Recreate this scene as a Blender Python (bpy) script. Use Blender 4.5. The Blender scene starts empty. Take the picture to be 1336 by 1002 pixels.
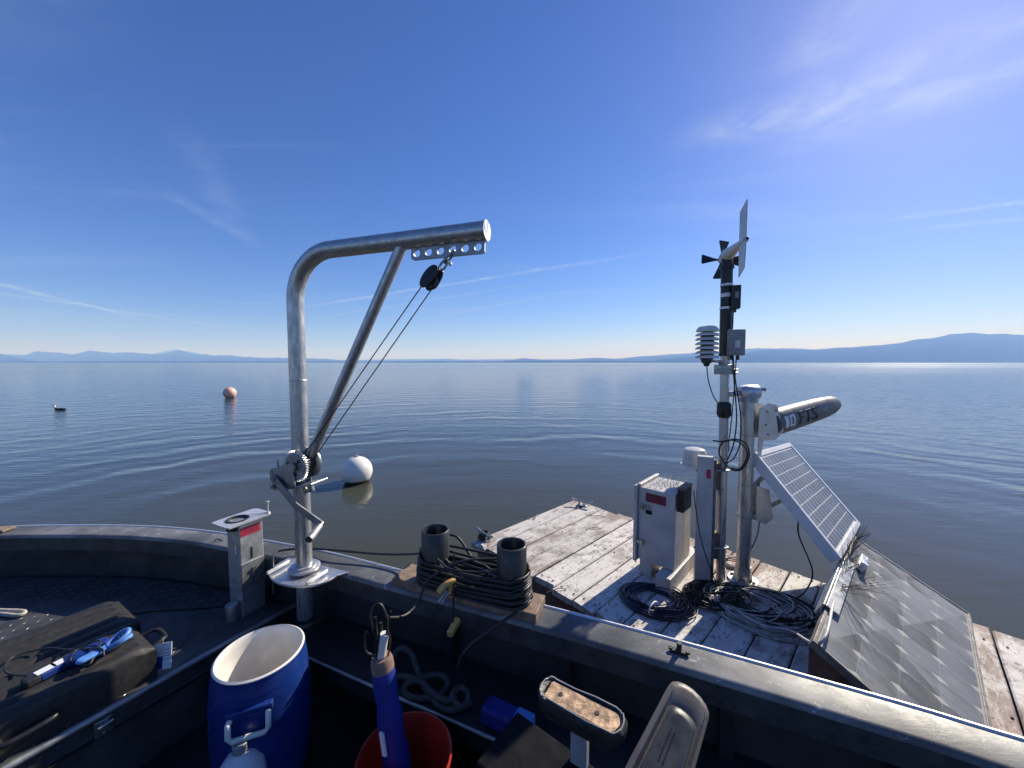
import bpy, math, random
from mathutils import Vector, Matrix, noise
random.seed(7)
V = Vector
S = bpy.context.scene
COL = S.collection
rad = math.radians

# ------------------------------------------------------------------ camera
H = 1.75                       # eye height above the lake
F, CX, CY = 485.0, 668.0, 501.0
PITCH = math.atan(28 / F)
cam = bpy.data.cameras.new('camera'); co = bpy.data.objects.new('camera', cam); COL.objects.link(co)
co.location = (0, 0, H); co.rotation_euler = (math.pi / 2 - PITCH, 0, 0)
cam.sensor_width = 36; cam.lens = 36 * F / 1336; cam.clip_start = .02; cam.clip_end = 80000
S.camera = co

# ------------------------------------------------------------------ light
HAZE = 1.75e-4
SUN_AZ, SUN_EL = rad(47.5), rad(32.5)
w = bpy.data.worlds.new('World'); S.world = w; w.use_nodes = True
sun = bpy.data.lights.new('sun', 'SUN'); so = bpy.data.objects.new('sun', sun); COL.objects.link(so)
sun.energy = 5.0; sun.angle = rad(.53); sun.color = (1, .94, .86)
sd = V((math.sin(SUN_AZ) * math.cos(SUN_EL), math.cos(SUN_AZ) * math.cos(SUN_EL), math.sin(SUN_EL)))
so.rotation_euler = (-sd).to_track_quat('-Z', 'Y').to_euler(); so.location = (3, 5, 6)
S.view_settings.view_transform = 'Standard'; S.view_settings.look = 'None'
S.view_settings.exposure = 0.5; S.view_settings.gamma = 1.0
S.cycles.use_denoising = True; S.cycles.volume_bounces = 1
S.cycles.max_bounces = 8; S.cycles.sample_clamp_indirect = 6; S.cycles.caustics_reflective = False
S.cycles.caustics_refractive = False


class NT:
    """tiny helper for node trees"""
    def __init__(s, tree): s.t = tree; s.n = tree.nodes; s.l = tree.links
    def node(s, typ, **kw):
        nd = s.n.new(typ)
        for k, v in kw.items():
            if k.startswith('_'): setattr(nd, k[1:], v)
        return nd
    def put(s, sock, v):
        if v is None: return
        if hasattr(v, 'links') or hasattr(v, 'is_linked'): s.l.new(v, sock)
        else: sock.default_value = v
    def math(s, op, a, b=None, c=None, clamp=False):
        nd = s.n.new('ShaderNodeMath'); nd.operation = op; nd.use_clamp = clamp
        for i, x in enumerate((a, b, c)): s.put(nd.inputs[i], x)
        return nd.outputs[0]
    def vmath(s, op, a, b=None, out=0):
        nd = s.n.new('ShaderNodeVectorMath'); nd.operation = op
        s.put(nd.inputs[0], a)
        if b is not None: s.put(nd.inputs[1], b)
        return nd.outputs[out]
    def noise(s, vec, scale=5, detail=4, rough=.55, dist=0):
        nd = s.n.new('ShaderNodeTexNoise'); s.put(nd.inputs['Vector'], vec)
        nd.inputs['Scale'].default_value = scale; nd.inputs['Detail'].default_value = detail
        nd.inputs['Roughness'].default_value = rough; nd.inputs['Distortion'].default_value = dist
        return nd.outputs[0]
    def ramp(s, x, a, b, lo=0., hi=1.):
        nd = s.n.new('ShaderNodeMapRange'); nd.interpolation_type = 'SMOOTHSTEP'
        s.put(nd.inputs[0], x)
        for i, q in zip((1, 2, 3, 4), (a, b, lo, hi)): s.put(nd.inputs[i], q)
        return nd.outputs[0]
    def mix(s, fac, a, b, blend='MIX'):
        nd = s.n.new('ShaderNodeMix'); nd.data_type = 'RGBA'; nd.blend_type = blend
        s.put(nd.inputs[0], fac); s.put(nd.inputs[6], a); s.put(nd.inputs[7], b)
        return nd.outputs[2]
    def scalev(s, vec, sc, rz=0, loc=(0, 0, 0)):
        nd = s.n.new('ShaderNodeMapping'); s.put(nd.inputs[0], vec)
        nd.inputs['Scale'].default_value = sc; nd.inputs['Rotation'].default_value = (0, 0, rz)
        nd.inputs['Location'].default_value = loc
        return nd.outputs[0]


def rgb(r, g, b):
    f = lambda c: (c / 255 / 12.92) if c <= 10 else ((c / 255 + .055) / 1.055) ** 2.4
    return (f(r), f(g), f(b), 1)


# sky: Nishita, with thin cirrus and contrails on a high layer
def ray(px, py):
    cp, sp = math.cos(PITCH), math.sin(PITCH)
    a, b = (px - CX) / F, -(py - CY) / F
    return V((a, cp + b * sp, -sp + b * cp))
def G(px, py, z):                  # point at height z seen at a pixel
    d = ray(px, py); t = (z - H) / d.z
    return V((0, 0, H)) + d * t
def D(px, py, y):                  # point at depth y
    d = ray(px, py)
    return V((0, 0, H)) + d * (y / d.y)
def proj(p):
    cp, sp = math.cos(PITCH), math.sin(PITCH)
    q = V(p) - V((0, 0, H)); y = q.y * cp - q.z * sp; z = q.y * sp + q.z * cp
    return CX + F * q.x / y, CY - F * z / y

T = NT(w.node_tree); T.n.clear()
out = T.node('ShaderNodeOutputWorld'); bg = T.node('ShaderNodeBackground'); bg.inputs[1].default_value = .074
T.l.new(bg.outputs[0], out.inputs[0])
sky = T.node('ShaderNodeTexSky'); sky.sky_type = 'NISHITA'; sky.sun_disc = False
sky.sun_elevation = SUN_EL; sky.sun_rotation = SUN_AZ; sky.altitude = 1200
sky.air_density = 1.0; sky.dust_density = .55; sky.ozone_density = 5.0
tc = T.node('ShaderNodeTexCoord')
sep = T.node('ShaderNodeSeparateXYZ'); T.l.new(tc.outputs['Generated'], sep.inputs[0])
zz = T.math('MAXIMUM', sep.outputs[2], .02)
pl = T.node('ShaderNodeCombineXYZ')
T.l.new(T.math('DIVIDE', sep.outputs[0], zz), pl.inputs[0]); T.l.new(T.math('DIVIDE', sep.outputs[1], zz), pl.inputs[1])
P = pl.outputs[0]
wob = T.noise(P, .5, 3, .5); BRK = T.ramp(T.noise(P, 4.5, 9, .72, .5), .32, .72, .1, 1)
def streak(p0, p1, width, amt, soft=1.0):
    """a contrail between two view directions, as a straight line on the cloud layer"""
    a, b = (V((d.x / d.z, d.y / d.z, 0)) for d in (ray(*p0), ray(*p1)))
    L = (b - a).length; u = (b - a) / L; v = V((-u.y, u.x, 0))
    rel = T.vmath('SUBTRACT', P, tuple(a))
    t = T.vmath('DOT_PRODUCT', rel, tuple(u), 1); d = T.vmath('DOT_PRODUCT', rel, tuple(v), 1)
    d = T.math('ADD', d, T.math('MULTIPLY', T.math('SUBTRACT', wob, .5), width * 3))
    m = T.ramp(T.math('ABSOLUTE', d), 0, width, 1, 0)
    e = T.math('MULTIPLY', T.ramp(t, -.05 * L, .25 * L), T.ramp(t, .7 * L, 1.05 * L, 1, 0))
    brk = BRK
    return T.math('MULTIPLY', T.math('MULTIPLY', m, e), T.math('MULTIPLY', brk, amt * 1.15))
cl = streak((-160, 330), (190, 418), .16, .34)
for args in (((-150, 360), (330, 432), .22, .3), ((380, 404), (900, 320), .10, .36), ((400, 417), (720, 366), .06, .34),
             ((560, 415), (780, 374), .12, .2), ((1130, 290), (1600, 228), .09, .36), ((1180, 300), (1600, 262), .10, .22),
             ((880, 200), (1560, -60), .22, .30), ((980, 190), (1620, 20), .36, .30), ((1020, 110), (1260, -160), .16, .24),
             ((215, 150), (345, 330), .14, .08), ((200, 240), (330, 310), .10, .10), ((820, 440), (930, 425), .3, .25)):
    cl = T.math('ADD', cl, streak(*args))
cir = T.ramp(T.noise(T.scalev(P, (.25, 1.1, 1), rad(35)), 1.3, 6, .6, .6), .5, .85, 0, .16)
low = T.ramp(T.noise(T.scalev(P, (.05, .22, 1), rad(-12)), 2, 5, .6), .5, .8, 0, .3)
low = T.math('MULTIPLY', low, T.ramp(sep.outputs[2], .02, .14, 1, 0))
cl = T.math('ADD', cl, T.math('ADD', cir, low), clamp=True)
cl = T.math('MULTIPLY', cl, T.ramp(sep.outputs[2], .015, .06))
hs = T.node('ShaderNodeHueSaturation'); T.l.new(sky.outputs[0], hs.inputs['Color'])
hs.inputs['Saturation'].default_value = 1.15
tint = T.mix(1.0, hs.outputs[0], (.97, .92, 1.28, 1), 'MULTIPLY')
skyc = T.mix(cl, tint, (7.6, 8.4, 9.6, 1))
T.l.new(skyc, bg.inputs[0])

# ------------------------------------------------------------------ materials
MATS = {}
def mat(name, base, rough=.6, metal=0., var=.25, scale=8., bump=0., bscale=60., dirt=None, dscale=3., damt=.5, stretch=(1, 1, 1), spec=.5, coat=0., trans=0., rvar=.15, ior=1.5):
    m = bpy.data.materials.new(name); m.use_nodes = True; t = NT(m.node_tree)
    b = m.node_tree.nodes['Principled BSDF']
    c = t.node('ShaderNodeTexCoord').outputs['Object']; cv = t.scalev(c, stretch)
    n1 = t.noise(cv, scale, 6, .6)
    col = t.mix(t.ramp(n1, .3, .7), tuple(x * (1 - var) for x in base[:3]) + (1,), tuple(min(1, x * (1 + var)) for x in base[:3]) + (1,))
    if dirt:
        n2 = t.noise(cv, dscale, 8, .7, .4)
        col = t.mix(t.ramp(n2, .5 - .1, .5 + .22, 0, damt), col, dirt)
    t.put(b.inputs['Base Color'], col)
    n3 = t.noise(cv, scale * 2.3, 5, .6)
    t.put(b.inputs['Roughness'], t.ramp(n3, .25, .75, max(.02, rough - rvar), min(1, rough + rvar)))
    b.inputs['Metallic'].default_value = metal; b.inputs['IOR'].default_value = ior
    b.inputs['Specular IOR Level'].default_value = spec; b.inputs['Coat Weight'].default_value = coat
    b.inputs['Transmission Weight'].default_value = trans
    if bump:
        bn = t.node('ShaderNodeBump'); bn.inputs['Strength'].default_value = bump; bn.inputs['Distance'].default_value = .004
        t.put(bn.inputs['Height'], t.noise(cv, bscale, 5, .6)); t.put(b.inputs['Normal'], bn.outputs[0])
    MATS[name] = m
    return m

mat('galv', (.47, .48, .49), .36, .75, .10, 30, .05, 160, dirt=(.34, .34, .34, 1), dscale=26, damt=.2, stretch=(1, 1, .3))
mat('alu', (.58, .585, .59), .42, .8, .10, 18, .06, 120, dirt=(.36, .36, .36, 1), dscale=7, damt=.25)
mat('alu_bright', (.68, .68, .68), .42, .6, .06, 20, .03)
mat('white_frame', (.66, .66, .68), .4, .1, .05, 20, .02)
mat('alu_dull', (.36, .37, .38), .5, .85, .2, 10, .15, 80, dirt=(.2, .2, .2, 1), dscale=5)
mat('zinc', (.36, .39, .39), .4, .9, .12, 25, .05, dirt=(.24, .25, .24, 1), dscale=14, damt=.25)
mat('hull_paint', (.011, .012, .015), .55, 0, .4, 5, .2, 70, dirt=(.02, .02, .021, 1), dscale=4)
mat('shaded_lip', (.045, .048, .055), .45, .2, .35, 9, .15, 90, dirt=(.10, .10, .10, 1), dscale=22, damt=.4)  # gunwale metal darkened: the shade on the inner lip is put into its colour
mat('old_frame', (.26, .25, .24), .6, .3, .3, 20, .2, 90, dirt=(.13, .10, .08, 1), dscale=12, damt=.7)
mat('deck_paint', (.055, .058, .062), .5, .2, .4, 7, .2, 90, dirt=(.09, .09, .088, 1), dscale=5)
mat('bump_metal', (.10, .105, .11), .4, .5, .3, 30)
mat('black_plastic', (.014, .014, .016), .42, 0, .3, 20, .1, 200)
mat('black_rubber', (.018, .018, .019), .5, 0, .4, 30, .1)
mat('black_foam', (.020, .019, .019), .6, 0, .3, 40, .06, 200)
mat('pvc_grey', (.022, .023, .027), .38, 0, .2, 12, .05, 60, dirt=(.04, .04, .043, 1), dscale=10, damt=.3)
mat('white_plastic', (.72, .70, .66), .4, 0, .1, 12, .03, dirt=(.5, .47, .4, 1), dscale=8, damt=.4)
mat('white_enamel', (.52, .51, .50), .45, 0, .08, 10, .05, dirt=(.36, .31, .27, 1), dscale=7, damt=.55)
mat('buoy_white', (.78, .76, .72), .5, 0, .06, 6, .05, dirt=(.6, .57, .5, 1), dscale=4, damt=.4)
mat('buoy_orange', (.85, .46, .34), .5, 0, .1, 6)
mat('slime', (.06, .045, .025), .8, 0, .4, 20, .6, 60)
mat('grey_plastic', (.30, .31, .33), .5, 0, .12, 16, .05, dirt=(.2, .2, .2, 1), dscale=9)
mat('radome', (.14, .143, .15), .5, 0, .12, 12, .05, dirt=(.10, .10, .10, 1), dscale=6, damt=.4)
mat('red_label', (.42, .025, .06), .5, 0, .15, 30)
mat('red_dull', (.16, .02, .045), .55, 0, .2, 30)
mat('blue_plastic', (.006, .028, .175), .36, 0, .12, 5, .05, 60, dirt=(.03, .06, .18, 1), dscale=14, damt=.4)
mat('blue_fabric', (.008, .020, .20), .6, 0, .25, 14, .35, 60)
mat('blue_light', (.10, .26, .62), .45, 0, .15, 14)
mat('red_plastic', (.42, .035, .02), .4, 0, .15, 8)
mat('jug', (.60, .63, .66), .35, 0, .06, 10)
mat('yellow', (.66, .40, .12), .5, 0, .2, 40, .1, dirt=(.32, .15, .04, 1), dscale=30)
mat('ply', (.48, .32, .20), .75, 0, .6, 45, .8, 120, dirt=(.22, .13, .08, 1), dscale=28, damt=.85, stretch=(1, 1, 1))
mat('lumber', (.20, .13, .09), .8, 0, .35, 30, .6, 160, dirt=(.36, .30, .25, 1), dscale=20, damt=.6)
mat('vinyl_grey', (.115, .102, .095), .5, 0, .15, 18, .12, 130, dirt=(.19, .17, .16, 1), dscale=14, damt=.5)
mat('vinyl_dark', (.04, .041, .042), .42, 0, .2, 14, .1, 200, dirt=(.09, .09, .09, 1), dscale=9)
mat('torn_vinyl', (.014, .014, .016), .5, 0, .4, 30, .5, 90, dirt=(.10, .10, .10, 1), dscale=40, damt=.35)
mat('rope', (.40, .38, .34), .85, 0, .3, 60, .6, 300)
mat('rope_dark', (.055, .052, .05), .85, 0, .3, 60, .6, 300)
mat('cable_grey', (.50, .49, .46), .5, 0, .3, 30)
mat('cable_blue', (.020, .025, .055), .42, 0, .3, 30)
mat('card', (.009, .010, .013), .85, 0, .2, 12, spec=.12)
mat('paper', (.74, .75, .77), .6, 0, .06, 30)
mat('skin_cuff', (.22, .14, .11), .7, 0, .2, 30)
mat('rust', (.10, .045, .025), .85, .2, .4, 60)
mat('wood_red', (.16, .075, .06), .85, 0, .4, 25, .6, 120, dirt=(.35, .28, .25, 1), dscale=12, damt=.4)
mat('hill', (.022, .030, .026), .95, 0, .3, .002, spec=0)
mat('shore', (.015, .02, .016), .95, 0, .3, .01, spec=0)

def glassy(name, col, rough=.1):
    m = bpy.data.materials.new(name); m.use_nodes = True; b = m.node_tree.nodes['Principled BSDF']
    t = NT(m.node_tree); c = t.node('ShaderNodeTexCoord').outputs['Object']
    t.put(b.inputs['Base Color'], t.mix(t.noise(c, 12), col, tuple(x * .8 for x in col[:3]) + (1,)))
    b.inputs['Transmission Weight'].default_value = .35; b.inputs['Roughness'].default_value = rough; b.inputs['IOR'].default_value = 1.4
    MATS[name] = m
glassy('lens', (.95, .93, .88, 1), .25)

def plank_mat():
    m = bpy.data.materials.new('painted_plank'); m.use_nodes = True; t = NT(m.node_tree); b = m.node_tree.nodes['Principled BSDF']
    tc = t.node('ShaderNodeTexCoord'); c = tc.outputs['Object']; g = t.scalev(c, (1, 1, 1), rad(-43.6))   # grain along the planks
    inf = t.node('ShaderNodeObjectInfo'); rnd = inf.outputs['Random']
    grain = t.noise(t.scalev(g, (6, 60, 6)), 1, 6, .6)
    wood = t.mix(grain, (.20, .13, .10, 1), (.36, .27, .23, 1))
    redz = t.noise(c, 2.2, 4, .6)
    sx = t.node('ShaderNodeSeparateXYZ'); t.l.new(c, sx.inputs[0])
    east = t.math('MULTIPLY', t.ramp(t.math('ADD', sx.outputs[0], t.math('MULTIPLY', redz, .8)), -.15, .65), t.ramp(sx.outputs[0], .25, .7, 1, .25))
    wood = t.mix(t.math('MULTIPLY', east, t.ramp(redz, .4, .6, .2, .8)), wood, (.31, .18, .155, 1))
    paint = t.mix(t.noise(c, 9, 5, .6), (.54, .51, .49, 1), (.74, .71, .68, 1))
    worn = t.math('ADD', t.math('MULTIPLY', t.noise(t.scalev(g, (4, 14, 4)), 1, 8, .72, .3), .8), t.math('MULTIPLY', t.noise(c, 1.3, 3), .35))
    worn = t.math('ADD', worn, t.math('ADD', t.math('MULTIPLY', t.math('SUBTRACT', rnd, .5), .08), t.math('MULTIPLY', east, .10)))
    col = t.mix(t.ramp(worn, .585, .70, 0, .92), paint, wood)
    # grey grime and small dark flecks (droppings, lichen)
    gr = t.noise(c, 5, 8, .75, .5)
    col = t.mix(t.ramp(gr, .47, .66, 0, .8), col, (.23, .205, .185, 1))
    g2 = t.noise(t.scalev(g, (9, 26, 9)), 1.4, 7, .75, .6); col = t.mix(t.ramp(g2, .535, .65, 0, .85), col, (.12, .10, .088, 1))
    fl = t.noise(c, 60, 5, .7, .8); area = t.noise(c, 2.6, 3, .5)
    col = t.mix(t.math('MULTIPLY', t.ramp(fl, .58, .63), t.ramp(area, .36, .56)), col, (.035, .032, .03, 1))
    col = t.mix(t.math('MULTIPLY', rnd, .28), col, (.24, .21, .185, 1))
    t.put(b.inputs['Base Color'], col); b.inputs['Roughness'].default_value = .8
    bn = t.node('ShaderNodeBump'); bn.inputs['Strength'].default_value = .5; bn.inputs['Distance'].default_value = .004
    t.put(bn.inputs['Height'], t.math('ADD', t.math('MULTIPLY', grain, .6), gr)); t.put(b.inputs['Normal'], bn.outputs[0])
    MATS['painted_plank'] = m
plank_mat()

def gunwale_mat():
    m = bpy.data.materials.new('worn_aluminium'); m.use_nodes = True; t = NT(m.node_tree); b = m.node_tree.nodes['Principled BSDF']
    c = t.node('ShaderNodeTexCoord').outputs['Object']
    big = t.noise(c, 3, 6, .65, .4); fine = t.noise(t.scalev(c, (10, 40, 10), rad(21)), 2.5, 6, .7)
    col = t.mix(t.ramp(big, .35, .68), (.09, .094, .10, 1), (.22, .225, .23, 1))
    sc = t.ramp(t.noise(c, 24, 8, .78, .8), .57, .63)
    col = t.mix(t.math('MULTIPLY', sc, t.ramp(big, .45, .6, .1, .9)), col, (.55, .55, .54, 1))
    col = t.mix(t.ramp(fine, .62, .72, 0, .5), col, (.40, .40, .40, 1))
    t.put(b.inputs['Base Color'], col); b.inputs['Specular IOR Level'].default_value = .16; b.inputs['Metallic'].default_value = .06
    t.put(b.inputs['Roughness'], t.ramp(t.noise(c, 8, 6, .7),   .3, .7, .32, .5))
    bn = t.node('ShaderNodeBump'); bn.inputs['Strength'].default_value = .12; bn.inputs['Distance'].default_value = .003
    t.put(bn.inputs['Height'], t.math('ADD', fine, sc)); t.put(b.inputs['Normal'], bn.outputs[0])
    MATS['worn_aluminium'] = m
gunwale_mat()

def water_mat():
    m = bpy.data.materials.new('lake_water'); m.use_nodes = True; t = NT(m.node_tree); b = m.node_tree.nodes['Principled BSDF']
    geo = t.node('ShaderNodeNewGeometry'); p = geo.outputs['Position']
    b.inputs['IOR'].default_value = 1.333; b.inputs['Specular IOR Level'].default_value = .5
    # rings that spread from the boat and raft, long crests, and a fine cross ripple
    rel = t.vmath('SUBTRACT', p, (.3, .6, 0)); r = t.vmath('LENGTH', rel, None, 1)
    nearc = t.mix(t.noise(p, .25, 3), (.046, .048, .029, 1), (.060, .061, .038, 1))
    t.put(b.inputs['Base Color'], t.mix(t.ramp(t.math('ADD', r, t.math('MULTIPLY', t.noise(p, .12, 3), 6)), 4, 24), nearc, (.028, .048, .068, 1)))
    wob = t.noise(p, .22, 3, .5); wob2 = t.noise(p, .9, 2, .5)
    ph = t.math('ADD', t.math('MULTIPLY', r, 1.0), t.math('ADD', t.math('MULTIPLY', wob, 3.2), t.math('MULTIPLY', wob2, .35)))
    ring = t.math('SINE', t.math('MULTIPLY', ph, 2 * math.pi / .78))
    ring2 = t.math('SINE', t.math('MULTIPLY', t.math('ADD', ph, t.math('MULTIPLY', wob2, .5)), 2 * math.pi / 1.55))
    msk = t.ramp(t.noise(t.scalev(p, (.35, .8, 1), rad(8)), .55, 3, .5), .35, .65, .12, 1)
    near = t.ramp(r, 3.0, 8.0, .12, 1)
    h = t.math('ADD', t.math('MULTIPLY', ring, .0040), t.math('MULTIPLY', ring2, .0065))
    h = t.math('MULTIPLY', h, t.math('MULTIPLY', msk, near))
    chop = t.noise(t.scalev(p, (.55, 2.4, 1), rad(-6)), 1.1, 4, .55)
    h = t.math('ADD', h, t.math('MULTIPLY', chop, t.ramp(r, 4, 30, .006, .06)))
    fine = t.noise(t.scalev(p, (1.6, 5, 1), rad(10)), 2.2, 3, .5)
    h = t.math('ADD', h, t.math('MULTIPLY', fine, t.ramp(r, 2, 14, .0016, .0100)))
    h = t.math('ADD', h, t.math('MULTIPLY', t.noise(p, 3.0, 3, .5), t.ramp(r, 8, 60, 0, .02)))
    bn = t.node('ShaderNodeBump'); bn.inputs['Strength'].default_value = 1; bn.inputs['Distance'].default_value = 1
    t.put(bn.inputs['Height'], h); t.put(b.inputs['Normal'], bn.outputs[0])
    # wind-roughened water farther out
    t.put(b.inputs['Roughness'], t.math('MULTIPLY', t.ramp(r, 4, 100, .03, .15), t.ramp(t.noise(t.scalev(p, (.4, 1, 1)), .004, 4, .6), .35, .65, .5, 1.12)))
    MATS['lake_water'] = m
water_mat()

# ------------------------------------------------------------------ mesh helpers
LOC = {}
class MB:
    def __init__(s): s.v = []; s.f = []
    def add(s, vs, fs):
        o = len(s.v); s.v += [tuple(x) for x in vs]; s.f += [tuple(i + o for i in q) for q in fs]; return s
    def obox(s, c, hx, hy, hz):
        c = V(c); vs = [c + sx * V(hx) + sy * V(hy) + sz * V(hz) for sz in (-1, 1) for sx, sy in ((-1, -1), (1, -1), (1, 1), (-1, 1))]
        fs = [(3, 2, 1, 0), (4, 5, 6, 7), (0, 1, 5, 4), (1, 2, 6, 5), (2, 3, 7, 6), (3, 0, 4, 7)]
        if V(hx).cross(V(hy)).dot(V(hz)) < 0: fs = [q[::-1] for q in fs]
        return s.add(vs, fs)
    def box(s, c, size, rz=0):
        u = V((math.cos(rz), math.sin(rz), 0)); v = V((-u.y, u.x, 0))
        return s.obox(c, u * size[0] / 2, v * size[1] / 2, V((0, 0, size[2] / 2)))
    def tube(s, pts, r, n=8, closed=False, caps=True):
        pts = [V(p) for p in pts]; m = len(pts); R = r if isinstance(r, (list, tuple)) else [r] * m
        vs = []; fs = []; ref = None
        for i, p in enumerate(pts):
            a = pts[(i - 1) % m] if (closed or i) else p; b = pts[(i + 1) % m] if (closed or i < m - 1) else p
            t = (b - a); t = t.normalized() if t.length > 1e-9 else V((0, 0, 1))
            if ref is None: ref = t.orthogonal().normalized()
            ref = ref - t * ref.dot(t); ref = ref.normalized() if ref.length > 1e-6 else t.orthogonal().normalized()
            bi = t.cross(ref)
            for k in range(n):
                q = 2 * math.pi * k / n; vs.append(p + (ref * math.cos(q) + bi * math.sin(q)) * R[i])
        for i in range(m if closed else m - 1):
            j = (i + 1) % m
            for k in range(n):
                l = (k + 1) % n; fs.append((i * n + k, i * n + l, j * n + l, j * n + k))
        if caps and not closed: fs.append(tuple(range(n))[::-1]); fs.append(tuple((m - 1) * n + k for k in range(n)))
        return s.add(vs, fs)
    def lathe(s, prof, o, n=32, axis=(0, 0, 1), closed=False):
        ax = V(axis).normalized(); u = ax.orthogonal().normalized(); v = ax.cross(u); o = V(o); vs = []; fs = []
        for (r, z) in prof:
            for k in range(n):
                q = 2 * math.pi * k / n; vs.append(o + ax * z + (u * math.cos(q) + v * math.sin(q)) * max(r, 1e-4))
        m = len(prof)
        for i in range(m if closed else m - 1):
            j = (i + 1) % m
            for k in range(n):
                l = (k + 1) % n; fs.append((i * n + k, i * n + l, j * n + l, j * n + k))
        if not closed: fs.append(tuple(range(n))[::-1]); fs.append(tuple((m - 1) * n + k for k in range(n)))
        return s.add(vs, fs)
    def prism(s, poly, o, u, v, thick):
        """polygon in the (u,v) frame at o, extruded along u x v"""
        o, u, v = V(o), V(u), V(v); wv = u.cross(v).normalized() * thick; m = len(poly)
        vs = [o + u * a + v * b for a, b in poly] + [o + u * a + v * b + wv for a, b in poly]
        fs = [tuple(range(m))[::-1], tuple(range(m, 2 * m))] + [(i, (i + 1) % m, m + (i + 1) % m, m + i) for i in range(m)]
        return s.add(vs, fs)
    def ball(s, c, r, n=24, m=14, sq=(1, 1, 1)):
        c = V(c); vs = []; fs = []
        for i in range(m + 1):
            th = math.pi * i / m
            for k in range(n):
                q = 2 * math.pi * k / n; vs.append(c + V((r * sq[0] * math.sin(th) * math.cos(q), r * sq[1] * math.sin(th) * math.sin(q), -r * sq[2] * math.cos(th))))
        for i in range(m):
            for k in range(n): l = (k + 1) % n; fs.append((i * n + k, i * n + l, (i + 1) * n + l, (i + 1) * n + k))
        return s.add(vs, fs)
    def build(s, name, material, parent=None, smooth=40, bevel=0, seg=2):
        me = bpy.data.meshes.new(name)
        if parent is not None: off = LOC[parent.name]
        else:
            xs, ys, zs = zip(*s.v); off = V(((min(xs) + max(xs)) / 2, (min(ys) + max(ys)) / 2, min(zs)))
        me.from_pydata([tuple(V(p) - off) for p in s.v], [], s.f); me.update()
        me.materials.append(MATS[material])
        if smooth: me.shade_smooth(); me.set_sharp_from_angle(angle=rad(smooth))
        o = bpy.data.objects.new(name, me); COL.objects.link(o)
        if parent is not None: o.parent = parent
        else: o.location = off
        LOC[o.name] = V(off)
        if bevel:
            b = o.modifiers.new('bevel', 'BEVEL'); b.width = bevel; b.segments = seg; b.limit_method = 'ANGLE'; b.angle_limit = rad(40)
        return o

def tag(o, label=None, cat=None, group=None, kind=None):
    for k, v in (('label', label), ('category', cat), ('group', group), ('kind', kind)):
        if v: o[k] = v
    return o
def thing(name, loc, label, cat, group=None):
    o = bpy.data.objects.new(name, None); COL.objects.link(o); o.location = loc; o.empty_display_size = .05
    LOC[o.name] = V(loc); return tag(o, label, cat, group)
def smoothpath(pts, per=8):
    """Catmull-Rom through points"""
    P = [V(p) for p in pts]; P = [P[0] * 2 - P[1]] + P + [P[-1] * 2 - P[-2]]; o = []
    for i in range(1, len(P) - 2):
        a, b, c, d = P[i - 1:i + 3]
        for k in range(per):
            t = k / per
            o.append(.5 * ((2 * b) + (c - a) * t + (2 * a - 5 * b + 4 * c - d) * t * t + (3 * b - a - 3 * c + d) * t ** 3))
    o.append(P[-2]); return o
UP = V((0, 0, 1))
def perp(u): return V((-u.y, u.x, 0)).normalized()

# ------------------------------------------------------------------ lake, shores, hills
b = MB(); N = 96; RW = 26000
rings = [0, 20, 200, 2000, RW]
vs = [(0, 0, 0)]; fs = []
for r in rings[1:]:
    vs += [(r * math.cos(2 * math.pi * k / N), r * math.sin(2 * math.pi * k / N), 0) for k in range(N)]
for k in range(N): fs.append((0, 1 + k, 1 + (k + 1) % N))
for i in range(len(rings) - 2):
    for k in range(N):
        a = 1 + i * N; fs.append((a + k, a + N + k, a + N + (k + 1) % N, a + (k + 1) % N))
b.add(vs, fs)
tag(b.build('water', 'lake_water', None, 0), kind='structure')

def ridge(name, prof, y0, depth, material, jag=.06, seedz=0., step=6, extend=True):
    """a range of hills: crest heights by bearing, with flanks falling to the shore on both sides"""
    b = MB(); cols = []
    x = prof[0][0]
    pts = []
    while x <= prof[-1][0]:
        for i in range(len(prof) - 1):
            if prof[i][0] <= x <= prof[i + 1][0]:
                t = (x - prof[i][0]) / (prof[i + 1][0] - prof[i][0]); t = t * t * (3 - 2 * t) * .5 + t * .5
                pts.append((x, prof[i][1] * (1 - t) + prof[i + 1][1] * t)); break
        x += step
    rows = 9; vs = []; fs = []
    for i, (px, up) in enumerate(pts):
        for j in range(rows):
            q = j / (rows - 1) * 2 - 1                 # -1 shore side, 0 crest, 1 far side
            yy = y0 + q * depth
            base = up / F * y0
            hgt = base * (1 - abs(q)) ** .8
            hgt *= 1 + jag * 2 * noise.noise(V((px * .045, j * .9, seedz))) + jag * noise.noise(V((px * .13, j * 1.7, seedz + 5)))
            xx = (px - CX) / F * y0 * (1 + q * depth / y0)
            vs.append((xx, yy, max(hgt, -1) if j not in (0, rows - 1) else -1))
    for i in range(len(pts) - 1):
        for j in range(rows - 1):
            a = i * rows + j; fs.append((a, a + rows, a + rows + 1, a + 1))
    b.add(vs, fs)
    return tag(b.build(name, material, None, 60), kind='structure')
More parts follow.
